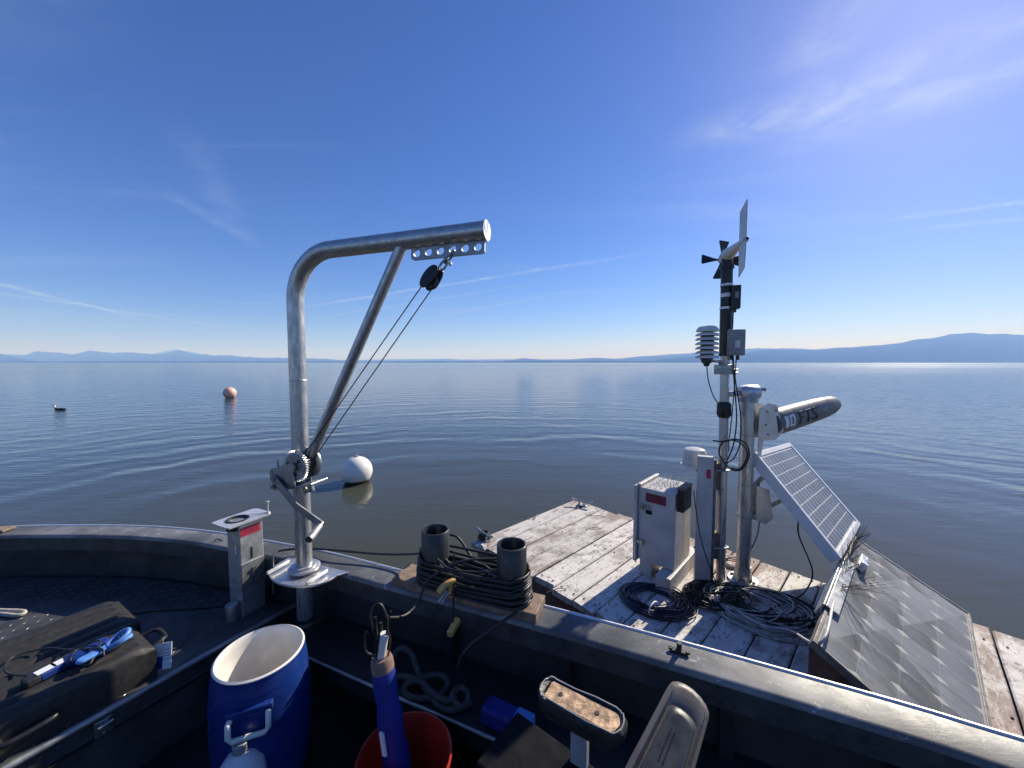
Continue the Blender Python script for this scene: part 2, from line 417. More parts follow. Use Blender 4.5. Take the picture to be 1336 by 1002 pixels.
# heights in pixels above the horizon at the bearing of each pixel column, turned into metres by distance
ridge('hills', [(840, 0), (870, 6), (905, 9), (960, 11), (1000, 17), (1050, 16), (1100, 20), (1160, 24), (1200, 31), (1245, 38), (1290, 38), (1360, 34), (1480, 40), (1650, 30), (1850, 0)], 7000, 2200, 'hill', .025, 1)
ridge('hills', [(640, 0), (682, 5.5), (710, 4), (740, 4.3), (775, 6.2), (800, 5.2), (850, 9), (905, 13), (990, 19), (1040, 18), (1120, 12), (1300, 0)], 9500, 2500, 'hill', .04, 2)
ridge('hills', [(360, 0), (430, 3.8), (480, 3.5), (540, 4.4), (580, 4.8), (620, 4), (680, 4.4), (760, 3), (900, 0)], 13000, 2500, 'hill', .08, 3)
ridge('hills', [(-500, 10), (-300, 22), (-150, 12), (-60, 14), (-10, 13), (20, 8), (60, 0)], 7500, 1800, 'hill', .08, 4)
ridge('hills', [(-150, 6), (-70, 14), (0, 8), (30, 11), (62, 14), (85, 12), (128, 15), (160, 11), (205, 11), (236, 15), (262, 11), (300, 8), (350, 6), (420, 5), (480, 0)], 10000, 2000, 'hill', .14, 5, step=3)
ridge('far_shore', [(-900, 1.2), (-300, 1.8), (0, 1.6), (200, 2.0), (400, 1.4), (640, 1.6), (700, 2.0), (900, 1.8), (1010, 1.9), (1150, 1.6), (1195, .2), (1260, .1), (1400, 1.0), (2200, 1.2)], 5200, 160, 'shore', .25, 6, step=3)
# a far volcano with a snow cap
b = MB(); c0 = D(234, 473, 14500); prof = [(1900, 0), (1000, 230), (500, 400), (220, 505), (70, 555), (0, 560)]
b.lathe([(r, z - 2) for r, z in prof], (c0.x, c0.y, 0), 28)
m = mat('snow_peak', (.05, .06, .06), .9, 0, .3, .002); t = NT(m.node_tree); gp = t.node('ShaderNodeNewGeometry').outputs['Position']
sz = t.node('ShaderNodeSeparateXYZ'); t.l.new(gp, sz.inputs[0])
hh = t.math('ADD', sz.outputs[2], t.math('MULTIPLY', t.noise(gp, .004, 5), 300))
t.put(m.node_tree.nodes['Principled BSDF'].inputs['Base Color'], t.mix(t.ramp(hh, 590, 650), (.03, .04, .04, 1), (.5, .52, .56, 1)))
tag(b.build('mountain', 'snow_peak', None, 60), kind='structure')

# thin haze over the lake
hz = MB().obox((0, 0, 329), V((26500, 0, 0)), V((0, 26500, 0)), V((0, 0, 331)))
m = bpy.data.materials.new('haze_air'); m.use_nodes = True; t = NT(m.node_tree); t.n.clear()
mo = t.node('ShaderNodeOutputMaterial'); pvn = t.node('ShaderNodeVolumePrincipled'); t.l.new(pvn.outputs[0], mo.inputs['Volume'])
pvn.inputs['Color'].default_value = (.23, .43, 1, 1); pvn.inputs['Density'].default_value = HAZE; pvn.inputs['Anisotropy'].default_value = .05; pvn.inputs['Absorption Color'].default_value = (1, 1, 1, 1)
MATS['haze_air'] = m
tag(hz.build('haze', 'haze_air', None, 0), kind='stuff')

# ------------------------------------------------------------------ the boat
ZG = H - .95; ZD = H - 1.2; ZF = H - 1.5
outer_px = [(0, 688), (100, 685.5), (200, 687), (280, 694), (345, 705), (430, 721), (530, 746), (620, 768), (720, 793), (880, 835), (1040, 879), (1190, 921), (1336, 965)]
OUT = [G(x, y, ZG) for x, y in outer_px]
dirR = (OUT[-1] - OUT[-3]).normalized()
OUT = OUT + [OUT[-1] + dirR * .6, OUT[-1] + dirR * 1.4]
nose = [V((-3.55, 1.95, ZG)), V((-3.95, 1.5, ZG)), V((-4.1, .9, ZG)), V((-3.95, .3, ZG)), V((-3.3, -.35, ZG)), V((-2.2, -.75, ZG)), V((-1.0, -1.15, ZG)), V((.6, -1.85, ZG)), V((1.7, -2.4, ZG))]
LINE = smoothpath(nose[::-1] + OUT, 5)      # stern near side, round the bow, down the far side
def offset(line, d, dz=0):
    o = []
    for i, p in enumerate(line):
        a = line[max(i - 1, 0)]; c = line[min(i + 1, len(line) - 1)]; t = (c - a).normalized()
        n = V((t.y, -t.x, 0)).normalized()     # to the inside
        o.append(V((p.x + n.x * d, p.y + n.y * d, p.z + dz)))
    return o
def strip(b, *lines, close=False):
    m = len(lines[0]); vs = [p for L in lines for p in L]; fs = []
    K = len(lines)
    for j in range(K if close else K - 1):
        k = (j + 1) % K
        for i in range(m - 1): fs.append((j * m + i, k * m + i, k * m + i + 1, j * m + i + 1))
    if close: fs.append(tuple(j * m for j in range(K))[::-1]); fs.append(tuple(j * m + m - 1 for j in range(K)))
    return b.add(vs, fs)
boat = thing('boat', (-.5, .2, 0), 'dark aluminium work boat with wide worn gunwale and bow deck', 'boat')
# gunwale cap: flat top, rounded inner edge, inside lip
g = strip(MB(), offset(LINE, .0, -.05), offset(LINE, 0, 0), offset(LINE, .105, 0), offset(LINE, .114, -.003), offset(LINE, .120, -.011), offset(LINE, .1205, -.018), offset(LINE, .108, -.02), offset(LINE, .01, -.02), offset(LINE, .01, -.05), close=True)
gw = g.build('gunwale', 'worn_aluminium', boat, 50)
strip(MB(), offset(LINE, .110, -.0185), offset(LINE, .1222, -.0185), offset(LINE, .1232, -.085), offset(LINE, .112, -.085), close=True).build('inner_lip', 'shaded_lip', gw, 50)
strip(MB(), offset(LINE, -.006, -.03), offset(LINE, -.006, .002), offset(LINE, -.002, .005), offset(LINE, .004, .005), offset(LINE, .008, .0005), offset(LINE, -.001, -.003), close=True).build('outer_bead', 'alu_bright', gw, 60)
# hull sides: outside flares in to the waterline, inside wall falls to the floor
strip(MB(), offset(LINE, .012, -.045), offset(LINE, .10, -.4), offset(LINE, .20, -ZG - .15), offset(LINE, .215, -ZG - .15), offset(LINE, .115, -.4), offset(LINE, .027, -.045), close=True).build('hull_side', 'hull_paint', boat, 50)
# floor
fl = offset(LINE, .16, ZF - ZG); n2 = len(fl)
MB().add([V((p.x, p.y, ZF)) for p in fl], [tuple(range(n2))]).add([V((p.x, p.y, ZF - .03)) for p in fl], [tuple(range(n2))[::-1]]).build('floor', 'hull_paint', boat, 0)
# bow deck, with its after edge athwartships
e0 = G(350, 806, ZD); e1 = G(0, 1001, ZD); ed = (e1 - e0).normalized(); back = V((ed.y, -ed.x, 0)) if ed.y > 0 else V((ed.y, -ed.x, 0))
if back.x > 0: back = -back
inn = offset(LINE, .10, ZD - ZG)
# deck polygon: edge line from the far hull side to the near hull side, then round the bow
far_pt = e0 - ed * .14; near_pt = e0 + ed * 2.4
sel = [p for p in inn if (p - e0).dot(back) > .0 and (p - e0).dot(back) > 0.01]
poly = [far_pt] + [V((p.x, p.y, ZD)) for p in reversed(sel)] + [near_pt]
k = len(poly)
dk = MB().add([p for p in poly] + [p - UP * .02 for p in poly], [tuple(range(k)), tuple(range(k, 2 * k))[::-1]] + [(i, k + i, k + (i + 1) % k, (i + 1) % k) for i in range(k)])
deck = dk.build('bow_deck', 'deck_paint', boat, 0)
# rounded nosing along the edge and the bulkhead under it
MB().tube([far_pt + UP * -.012, near_pt + UP * -.012], .013, 10).build('nosing', 'alu_dull', deck, 40)
mid = (far_pt + near_pt) / 2
bulk = MB().obox(V((mid.x, mid.y, (ZD + ZF) / 2 - .01)) + back * .012, ed * ((near_pt - far_pt).length / 2), back * .006, UP * ((ZD - ZF) / 2 - .012)).build('bulkhead', 'deck_paint', boat, 0)
# raised tread bars on the deck and on the top of the bulkhead
tb = MB(); sp = .034
cnt = 0
for i in range(-2, 60):
    for j in range(0, 62):
        p = e0 + ed * (i * sp) + back * (.02 + j * sp)
        if p.x < -3.3 or p.y < .35 or p.y > 2.0: continue
        dd = (ed + back).normalized() if (i + j) % 2 else (ed - back).normalized()
        q = V((p.x, p.y, ZD)); pr = perp(dd)
        vs = [q - dd * .011, q + pr * .0026, q + dd * .011, q - pr * .0026]
        tb.add(vs + [q - dd * .006 + UP * .0014, q + dd * .006 + UP * .0014], [(0, 3, 4), (3, 2, 5, 4), (2, 1, 5), (1, 0, 4, 5)]); cnt += 1
tag(tb.build('tread_bars', 'bump_metal', deck, 0), kind='stuff')
tb = MB()
for i in range(2, 44):
    for j in range(2):
        p = e0 + ed * (i * sp * 1.1 + j * .018) - back * .0 + UP * (-.045 - j * .035)
        q = p + back * .0055; dd = (ed * .9 + UP * (.45 if (i + j) % 2 else -.45)).normalized(); pr = dd.cross(back)
        tb.add([q - dd * .012, q + pr * .0028, q + dd * .012, q - pr * .0028, q - dd * .006 - back * .0022, q + dd * .006 - back * .0022], [(0, 3, 4), (3, 2, 5, 4), (2, 1, 5), (1, 0, 4, 5)])
tag(tb.build('tread_bars', 'bump_metal', bulk, 0), kind='stuff')
# seam line of the locker lid on the bulkhead, with its latch
lp = G(128, 935, ZD - .05)
lc = e0 + ed * ((lp - e0).dot(ed)); lc = V((lc.x, lc.y, ZD - .055)) - back * 0
la = MB().obox(lc - back * .004, ed * .022, back * .008, UP * .028)
la.obox(lc - back * .02 + UP * .012, ed * .012, back * .012, UP * .010).tube([lc - back * .03 + UP * .02 - ed * .02, lc - back * .034 + UP * .02 + ed * .02], .005, 8)
la.tube([lc - back * .028 - UP * .022, lc - back * .03 - UP * .0 + ed * .004], .006, 8).build('latch', 'zinc', boat, 40, .0015)
MB().obox(V((mid.x, mid.y, ZD - .088)) - back * .0005, ed * ((near_pt - far_pt).length / 2), back * .0065, UP * .0016).build('lid_seam', 'black_rubber', boat, 0)

# side shelf along the far hull
sh0 = G(400, 852, ZD); sh1 = G(662, 965, ZD); sdv = (sh1 - sh0).normalized(); sin_ = V((-sdv.y, sdv.x, 0))
if sin_.y < 0: sin_ = -sin_
sa = sh0 - sdv * .10; sb = sh1 + sdv * 1.6
b = MB().obox((sa + sb) / 2 + sin_ * .13 - UP * .012, sdv * ((sb - sa).length / 2), sin_ * .14, UP * .012)
shf = b.build('side_shelf', 'hull_paint', boat, 0, .004)
MB().obox((sa + sb) / 2 - sin_ * .014 - UP * .03, sdv * ((sb - sa).length / 2), sin_ * .003, UP * .031).build('shelf_edge', 'hull_paint', shf, 0)
MB().tube([sa - sin_ * .016, sb - sin_ * .016], .0055, 8).build('shelf_lip', 'alu_dull', shf, 40)
for s_ in (.3, .95, 1.55, 2.15):
    p = sa + sdv * s_
    MB().obox(V((p.x, p.y, (ZD + ZF) / 2)) + sin_ * .12, sdv * .02, sin_ * .02, UP * ((ZD - ZF) / 2 - .01)).build('shelf_leg', 'hull_paint', boat, 0)
# hull ribs on the inside wall
for px in (610, 760, 960, 1160):
    p = G(px, 500 + (px - 100) * .55, ZG)
    j = min(range(len(LINE)), key=lambda i: abs(proj(LINE[i])[0] - px) + (0 if LINE[i].y > 0 else 9999))
    t_ = (LINE[j + 1] - LINE[j - 1]).normalized(); n_ = V((t_.y, -t_.x, 0)); q = LINE[j]
    MB().obox(V((q.x, q.y, (ZG + ZD) / 2 - .04)) + n_ * .095, t_ * .018, n_ * .02, UP * .085).build('rib', 'hull_paint', boat, 0)

# davit base plate welded on the gunwale, with ribs
dB = G(397, 742, ZG + .012)
ju = min(range(len(LINE)), key=lambda i: (LINE[i] - dB).length)
tg = (LINE[ju + 1] - LINE[ju - 1]).normalized(); ng = V((tg.y, -tg.x, 0))
pw = []
for q in range(25):                      # half-round plate overhanging inward
    a_ = math.pi * q / 24; pw.append((math.cos(a_) * .17, -.02 + math.sin(a_) ** .8 * .13))
pw = [(.2, -.06)] + pw + [(-.17, -.06)]
pl_ = MB().prism(pw[::-1], dB - UP * .008, tg, ng, -.010 if tg.cross(ng).z > 0 else .010)
plate = pl_.build('davit_plate', 'alu', boat, 40, .002)
MB().lathe([(.0, 0), (.066, 0), (.066, .008), (.060, .012), (.052, .012), (.052, .02), (.04, .022)], dB + UP * .003, 40).build('socket_ring', 'alu', plate, 40)
for s_ in (-.11, .12):
    MB().obox(dB + tg * s_ + ng * .04 + UP * .008, ng * .055, tg * .005, UP * .007).build('plate_rib', 'alu_bright', plate, 30, .002)

# black fairlead fixed on the gunwale top
cp_ = G(886, 852, ZG); jc = min(range(len(LINE)), key=lambda i: (LINE[i] - cp_).length); tc_ = (LINE[jc + 1] - LINE[jc - 1]).normalized(); nc_ = V((tc_.y, -tc_.x, 0))
MB().obox(cp_ + UP * .004, tc_ * .026, nc_ * .009, UP * .006).tube([cp_ + UP * .0, cp_ + UP * .034], .008, 10).obox(cp_ - nc_ * .004 + UP * .018, tc_ * .004, nc_ * .012, UP * .014).tube([cp_ - tc_ * .026 + UP * .006, cp_ - tc_ * .026 + UP * .013], .007, 8).tube([cp_ + tc_ * .026 + UP * .006, cp_ + tc_ * .026 + UP * .013], .007, 8).build('fairlead', 'black_plastic', gw, 40, .001)
# small wire staple
wp = G(285, 706, ZG)
MB().tube(smoothpath([wp + V((-.02, 0, .002)), wp + V((-.008, 0, .012)), wp + V((.004, 0, .008)), wp + V((.02, 0, .003))], 4), .003, 6).build('staple', 'black_rubber', gw, 40)

# ------------------------------------------------------------------ mount post with top plate
pz = ZD
pc = G(317, 806, pz)                      # the corner nearest the viewer, at the deck
th = rad(64); pu = V((math.cos(th), math.sin(th), 0)); pv = V((-math.sin(th), math.cos(th), 0))
pa, pb_ = .105, .105; PH = .45
post = thing('mount_post', pc + (pu * pa + pv * pb_) / 2, 'square aluminium post with holed top plate and red sticker', 'post')
t_ = .004
b = MB(); poly = [(0, 0), (pa, 0), (pa, pb_), (0, pb_)]
b.prism(poly, pc, pu, pv, PH)
b.build('post_tube', 'alu', post, 0, .004)
# top plate: overhangs, round hole with rubber grommet
top = pc + (pu * pa + pv * pb_) / 2 + UP * PH
def disc_hole_plate(w_, d_, r_, off, n=32):
    vs = []; fs = []; rc = []
    for k in range(n):
        a_ = 2 * math.pi * k / n; cx_, sy_ = math.cos(a_), math.sin(a_)
        s_ = min((w_ / 2 + (off if cx_ < 0 else -off)) / abs(cx_) if abs(cx_) > 1e-6 else 9, d_ / 2 / abs(sy_) if abs(sy_) > 1e-6 else 9)
        vs += [(cx_ * r_, sy_ * r_), (cx_ * s_, sy_ * s_)]
    return vs
pts = disc_hole_plate(.20, .145, .045, -.022)
b = MB(); n = len(pts) // 2; org = top - pu * .03
lo = [org + pu * x + pv * y for x, y in pts]; hi = [p + UP * .006 for p in lo]
fs = []
for k in range(n):
    l = (k + 1) % n
    fs += [(2 * n + 2 * k, 2 * n + 2 * k + 1, 2 * n + 2 * l + 1, 2 * n + 2 * l), (2 * k, 2 * l, 2 * l + 1, 2 * k + 1), (2 * k, 2 * n + 2 * k, 2 * n + 2 * l, 2 * l), (2 * k + 1, 2 * l + 1, 2 * n + 2 * l + 1, 2 * n + 2 * k + 1)]
b.add(lo + hi, fs); b.build('top_plate', 'alu_bright', post, 30)
MB().lathe([(.047, .006), (.047, .010), (.040, .010), (.037, 0), (.037, -.03), (.046, -.03)], org, 32, closed=True).build('grommet', 'black_rubber', post, 40)
MB().lathe([(0, -.035), (.046, -.035), (.046, -.03), (0, -.03)], org, 24).build('hole_floor', 'black_rubber', post, 40)
pin = org + pu * .108 - pv * .055
MB().tube([pin + UP * .004, pin + UP * .062], .0035, 8).lathe([(0, 0), (.008, 0), (.008, .006), (0, .007)], pin + UP * .06, 12).lathe([(0, 0), (.011, 0), (.008, .008), (0, .009)], pin + UP * .005, 12).tube([pin + UP * .010, org + pu * .05 + UP * .011], .0022, 6).build('locking_pin', 'alu_bright', post, 40)
# sticker, slots, clamp plate on the right hand face (pu runs along it, normal -pv)
fn = -pv
MB().obox(pc + pu * .048 + fn * .0008 + UP * (PH - .045), pu * .043, fn * .0008, UP * .02).build('sticker', 'red_label', post, 0)
MB().obox(pc + pu * .05 + fn * .0018 + UP * (PH - .038), pu * .03, fn * .0004, UP * .003).obox(pc + pu * .05 + fn * .0018 + UP * (PH - .050), pu * .034, fn * .0004, UP * .002).build('sticker_text', 'red_dull', post, 0)
MB().obox(pc + pu * .05 + fn * .0014 + UP * (PH - .155), pu * .003, fn * .0014, UP * .028).build('slot', 'black_rubber', post, 0)
b = MB().obox(pc + pu * .05 + fn * .004 + UP * (PH - .255), pu * .052, fn * .004, UP * .062)
cpn = b.build('clamp_plate', 'alu_dull', post, 0, .002)
MB().tube([pc + pu * .05 + fn * .008 + UP * (PH - .23), pc + pu * .05 + fn * .018 + UP * (PH - .23)], .006, 8).tube([pc + pu * .05 + fn * .013 + UP * (PH - .23), pc + pu * .053 + fn * .013 + UP * (PH - .29)], .003, 6).build('clamp_screw', 'zinc', cpn, 40)
gn = -pu
MB().obox(pc + pv * .035 + gn * .001 + UP * (PH - .13), pv * .004, gn * .001, UP * .022).build('slot', 'paper', post, 0)
MB().lathe([(0, 0), (.024, 0), (.026, .07), (.024, .075), (0, .075)], pc + pv * .03 + gn * .03, 16).build('foot_socket', 'alu_dull', post, 40)

# ------------------------------------------------------------------ davit
zA = H + .47
pB = V((dB.x, dB.y, 0)); aE = G(634, 301, zA); ad = V((aE.x - pB.x, aE.y - pB.y, 0)); aL = ad.length; ad.normalize()
RB = .20; RT = .0345
davit = thing('davit', V((pB.x, pB.y, ZD)), 'bent galvanised pipe davit standing in the gunwale socket', 'davit')
path = [V((pB.x, pB.y, ZD)), V((pB.x, pB.y, zA - RB))]
for q in range(1, 17):
    a_ = math.pi / 2 * q / 16; path.append(V((pB.x, pB.y, zA - RB)) + ad * (RB * (1 - math.cos(a_))) + UP * RB * math.sin(a_))
aEnd = V((pB.x, pB.y, zA)) + ad * aL; path.append(aEnd)
MB().tube(path, RT, 28, caps=False).build('pipe', 'galv', davit, 60)
MB().tube([aEnd - ad * .004, aEnd + ad * .005], RT + .0015, 28).build('end_cap', 'galv', davit, 40)
zj = D(395, 496, pB.y).z
MB().lathe([(RT - .002, -.004), (RT + .001, -.0025), (RT + .0022, 0), (RT + .001, .0025), (RT - .002, .004)], V((pB.x, pB.y, zj)), 28).build('weld_bead', 'alu', davit, 60)
MB().lathe([(RT - .002, -.008), (RT + .004, -.008), (RT + .004, .008), (RT - .002, .008)], V((pB.x, pB.y, G(397, 828, ZD).z + .03)), 24).build('rubber_band', 'black_rubber', davit, 40)
def arm_at(px):
    lo_, hi_ = 0, aL
    for _ in range(40):
        m_ = (lo_ + hi_) / 2
        if proj(V((pB.x, pB.y, zA)) + ad * m_)[0] < px: lo_ = m_
        else: hi_ = m_
    return V((pB.x, pB.y, zA)) + ad * lo_
s1 = arm_at(524) - UP * .02; s0 = V((pB.x, pB.y, D(405, 618, pB.y).z)) + ad * .01
MB().tube([s0, s1], .022, 20, caps=False).build('strut', 'galv', davit, 60)
# holed plate under the arm
h0 = (arm_at(537) - pB).dot(ad); h1 = aL - .004; hw = h1 - h0; nh = 6; cell = hw / nh; hr = .0145; ht = .056
zt = zA - RT + .011; aw = perp(ad)
b = MB(); tk = .0045; seg = 24
org = V((pB.x, pB.y, 0)) + ad * h0
for c_ in range(nh):
    ring_in = []; ring_out = []
    cxl = cell * (c_ + .5); czl = -ht * .56
    for k in range(seg):
        a_ = 2 * math.pi * (k + .5) / seg; ca, sa_ = math.cos(a_), math.sin(a_)
        s_ = min(cell / 2 / abs(ca), (-czl if sa_ > 0 else ht + czl) / abs(sa_))
        x_, z_ = cxl + ca * s_, czl + sa_ * s_
        if c_ == 0 and z_ < -ht + .001 and x_ < .012: x_ = .012
        for cxn, czn in ((cxl - cell / 2, -ht), (cxl + cell / 2, -ht), (cxl - cell / 2, 0), (cxl + cell / 2, 0)):
            an_ = math.atan2(czn - czl, cxn - cxl) % (2 * math.pi)
            if abs((a_ - an_ + math.pi) % (2 * math.pi) - math.pi) <= math.pi / seg + 1e-6 and not (c_ == 0 and czn < 0 and cxn < .01) and not (c_ == nh - 1 and czn < 0 and cxn > hw - .01): x_, z_ = cxn, czn
        ring_in.append((cxl + ca * hr, czl + sa_ * hr)); ring_out.append((x_, z_))
    vs = []
    for sgn in (-1, 1):
        for rr in (ring_in, ring_out): vs += [org + ad * x + UP * (zt + z) + aw * sgn * tk for x, z in rr]
    fs = []
    for k in range(seg):
        l = (k + 1) % seg
        fs += [(k, seg + k, seg + l, l), (2 * seg + k, 2 * seg + l, 3 * seg + l, 3 * seg + k), (k, l, 2 * seg + l, 2 * seg + k), (seg + k, 3 * seg + k, 3 * seg + l, seg + l)]
    b.add(vs, fs)
b.build('holed_plate', 'alu_dull', davit, 30)
hole4 = org + ad * (cell * 3.5) + UP * (zt - ht * .56 - .008)

# winch on the pole
wc = D(389, 613, pB.y - .045)
tl = rad(14); wu = (ad * math.cos(tl) + UP * math.sin(tl)); wz = (UP * math.cos(tl) - ad * math.sin(tl)); wa = V((-ad.y, ad.x, 0)) * 1.0
if wa.y < 0: wa = -wa
winch = thing('hand_winch', wc - UP * .06, 'small geared hand winch with crank bolted on the davit pole', 'winch')
def W(u, z, a): return wc + wu * u + wz * z + wa * a
# base bracket
MB().obox(W(.0, -.068, .01), wu * .095, wa * .045, wz * .004).build('base_bracket', 'zinc', winch, 0, .002)
# two side plates
for a_ in (-.038, .045):
    poly = [(-.115, -.064), (.012, -.064), (.018, -.02), (.014, .028), (.004, .036), (-.10, .032), (-.118, .02)]
    b = MB(); b.prism(poly, W(0, 0, a_), wu, wz, .004); b.build('side_plate', 'zinc', winch, 20, .001)
# gear with teeth, drum and its flanges, axle
gc = (.022, .020)
gp = []
NTE = 72
for k in range(NTE * 2):
    r_ = .068 if k % 4 in (1, 2) else .060; q = 2 * math.pi * k / (NTE * 2); gp.append((gc[0] + math.cos(q) * r_, gc[1] + math.sin(q) * r_))
MB().prism(gp, W(0, 0, -.030), wu, wz, .010 if wu.cross(wz).dot(wa) > 0 else -.010).build('gear', 'alu_bright', winch, 20)
MB().lathe([(0, -.034), (.053, -.034), (.056, -.031), (.056, -.028), (0, -.028)], W(gc[0], gc[1], 0), 40, axis=wa).build('gear_web', 'alu_dull', winch, 30)
MB().lathe([(0, -.05), (.02, -.05), (.02, -.044), (.012, -.043), (.012, -.014), (.052, -.014), (.056, -.012), (.052, -.010), (.03, -.008), (.030, .038), (.060, .040), (.066, .043), (.066, .049), (.06, .050), (.012, .050), (.012, .06), (0, .06)], W(gc[0], gc[1], 0), 40, axis=wa).build('drum', 'zinc', winch, 30)
MB().lathe([(.0, -.006), (.042, -.006), (.042, .036), (0, .036)], W(gc[0], gc[1], 0), 32, axis=wa).build('wound_cable', 'black_rubber', winch, 40)
for k in range(3):
    q = 2 * math.pi * k / 3 + .5
    MB().tube([W(gc[0] + math.cos(q) * .035, gc[1] + math.sin(q) * .035, -.0355), W(gc[0] + math.cos(q) * .035, gc[1] + math.sin(q) * .035, -.033)], .008, 12).build('gear_hole', 'black_rubber', winch, 40)
for (u_, z_) in ((-.10, .018), (.004, .018), (.0, -.05), (-.1, -.05)):
    MB().tube([W(u_, z_, -.046), W(u_, z_, -.03)], .006, 6).build('bolt', 'zinc', winch, 20)
# pawl and spring post
MB().tube([W(-.085, .03, -.02), W(-.082, .062, -.02)], .004, 8).obox(W(-.05, .035, .0), wu * .03, wz * .004, wa * .006).build('pawl', 'zinc', winch, 30)
MB().tube([W(-.098, -.045, -.06), W(-.098, -.045, .05)], .009, 10).build('pinion_shaft', 'zinc', winch, 40)
# crank: flat arm from the shaft with a knurled grip
cs = W(-.085, -.012, -.05); ce = D(419, 684, pB.y - .16)
cm = (cs * .45 + ce * .55) + V((-.012, -.01, -.006))
cr_dir = (ce - cs).normalized(); cside = cr_dir.cross(-wa).normalized()
b = MB(); pts = [cs - cr_dir * .014, cs, cm, ce]
vs = []; fs = []
for p in pts:
    for sx, sy in ((-1, -1), (1, -1), (1, 1), (-1, 1)): vs.append(p + cside * sx * .0150 + wa * sy * .0035)
for i in range(3):
    for k in range(4): l = (k + 1) % 4; fs.append((i * 4 + k, i * 4 + l, i * 4 + 4 + l, i * 4 + 4 + k))
fs += [(3, 2, 1, 0), (12, 13, 14, 15)]
crank = b.add(vs, fs).build('crank_arm', 'alu_dull', winch, 20, .001)
hd = (D(403, 704, ce.y - .09) - ce)
MB().tube([ce - hd * .12, ce + hd * .1, ce + hd * .12, ce + hd * .8, ce + hd * .82, ce + hd], [.006, .006, .0135, .0145, .0155, .015], 14).build('grip', 'alu_dull', crank, 40)
MB().tube([ce + hd * 1.0, ce + hd * 1.03], .0125, 12).build('grip_end', 'black_rubber', crank, 40)
MB().tube([cs - wa * .012, cs + wa * .014], .011, 6).build('crank_nut', 'zinc', crank, 20)
MB().tube([W(.02, -.07, .02), W(.02, -.1, .03), V((pB.x, pB.y, W(0, -.12, 0).z))], [.012, .012, .008], 8).build('mount_bolt', 'zinc', winch, 40)

# pulley block hanging from the holed plate, wire to the winch
pd = (W(.03, .08, .02) - hole4).normalized(); pside = pd.cross(aw).normalized()
pcn = hole4 + pd * .125
block = thing('pulley_block', pcn, 'black pulley block shackled to the holed plate of the davit arm', 'pulley')
ov = lambda a_, l_, w_: (math.cos(a_) * w_, math.sin(a_) * l_)
xax = (aw * .8 + pside * .6).normalized(); yax = pd; zax = xax.cross(yax)
vd = (pcn - V((0, 0, H))).normalized(); pan = (vd - pd * vd.dot(pd)).normalized(); pan = Matrix.Rotation(rad(48), 3, pd) @ pan
for sgn in (-1, 1):
    poly = [ov(2 * math.pi * k / 24, .050, .030) for k in range(24)]
    ctr = pcn + pan * sgn * .016
    bx_ = pan.cross(yax).normalized()
    MB().prism(poly, ctr - pan * .004, bx_, yax, .008).build('cheek', 'black_plastic', block, 30, .003)
MB().lathe([(0, -.011), (.033, -.011), (.027, -.003), (.027, .003), (.033, .011), (0, .011)], pcn + pd * .008, 28, axis=pan).build('sheave', 'zinc', block, 30)
MB().tube([pcn - pan * .026 + pd * .006, pcn + pan * .026 + pd * .006], .007, 8).build('axle', 'alu_bright', block, 40)
def ring(b, c, ux, uy, rx, ry, r, n=20): return b.tube([c + ux * math.cos(2 * math.pi * k / n) * rx + uy * math.sin(2 * math.pi * k / n) * ry for k in range(n)], r, 8, closed=True)
ring(MB(), hole4 + pd * .022, aw, pd, .012, .028, .0045).build('shackle', 'zinc', block, 60)
ring(MB(), hole4 + pd * .062, pside, pd, .011, .024, .0045).build('swivel_eye', 'zinc', block, 60)
MB().tube([hole4 + pd * .04 - pside * .016, hole4 + pd * .04 + pside * .018], .005, 8).ball(hole4 + pd * .04 + pside * .02, .007, 8, 6).build('shackle_pin', 'alu_bright', block, 40)
q0 = pcn + pd * .03; q1 = W(gc[0] + .02, gc[1] + .03, .0); q2 = W(gc[0] + .045, gc[1] + .012, .03)
so_ = pan.cross(pd).normalized() * .027
sheet = MB().tube([q0 + so_ - pd * .02, q1], .0024, 6).tube([q0 - so_ - pd * .02, q2], .0024, 6)
ctr = pcn + pd * .008
sheet.tube([ctr + so_ * math.cos(math.pi * k / 10) - pd * .027 * math.sin(math.pi * k / 10) for k in range(11)], .0024, 6)
tag(sheet.build('winch_line', 'black_rubber', None, 60), 'thin dark doubled line from the winch drum up to the pulley', 'cable')

# ------------------------------------------------------------------ buoys and bird
def on_water(px, py): return G(px, py, 0)
wb = on_water(466, 628); wr = 39.5 / 2 / F * wb.y * .985
by = thing('mooring_buoy', wb, 'large white ball buoy with slimy waterline floating beyond the davit', 'buoy')
MB().ball(wb + UP * wr * .72, wr, 40, 26).build('ball', 'buoy_white', by, 60)
MB().lathe([(math.sqrt(max(0, wr * wr - (z_ - wr * .72) ** 2)) + e_, z_) for z_, e_ in ((-.05, .003), (-.02, .003), (.0, .004), (.015, .0035), (.028, .0025), (.038, .001), (.040, -.004), (-.05, -.006))], wb, 48, closed=True).build('slime_band', 'slime', by, 60)
MB().lathe([(0, 0), (.03, 0), (.03, .012), (.015, .018), (0, .018)], wb + UP * (wr * 1.715), 16).build('top_fitting', 'grey_plastic', by, 40)
ring(MB(), wb + UP * (wr * 1.715 + .034), V((1, 0, 0)), UP, .018, .022, .005).build('mooring_eye', 'zinc', by, 60)
ob = on_water(300, 518.5); orr = 7.4 / F * ob.y
bo = thing('marker_buoy', ob, 'small pale orange ball buoy far out on the lake', 'buoy')
MB().ball(ob + UP * orr * .8, orr, 28, 18).build('ball', 'buoy_orange', bo, 60)
MB().lathe([(0, 0), (orr * .12, 0), (orr * .12, orr * .10), (0, orr * .12)], ob + UP * orr * 1.77, 12).build('top_eye', 'buoy_orange', bo, 40)
bd = on_water(77, 535); bs = 16 / F * bd.y / .40
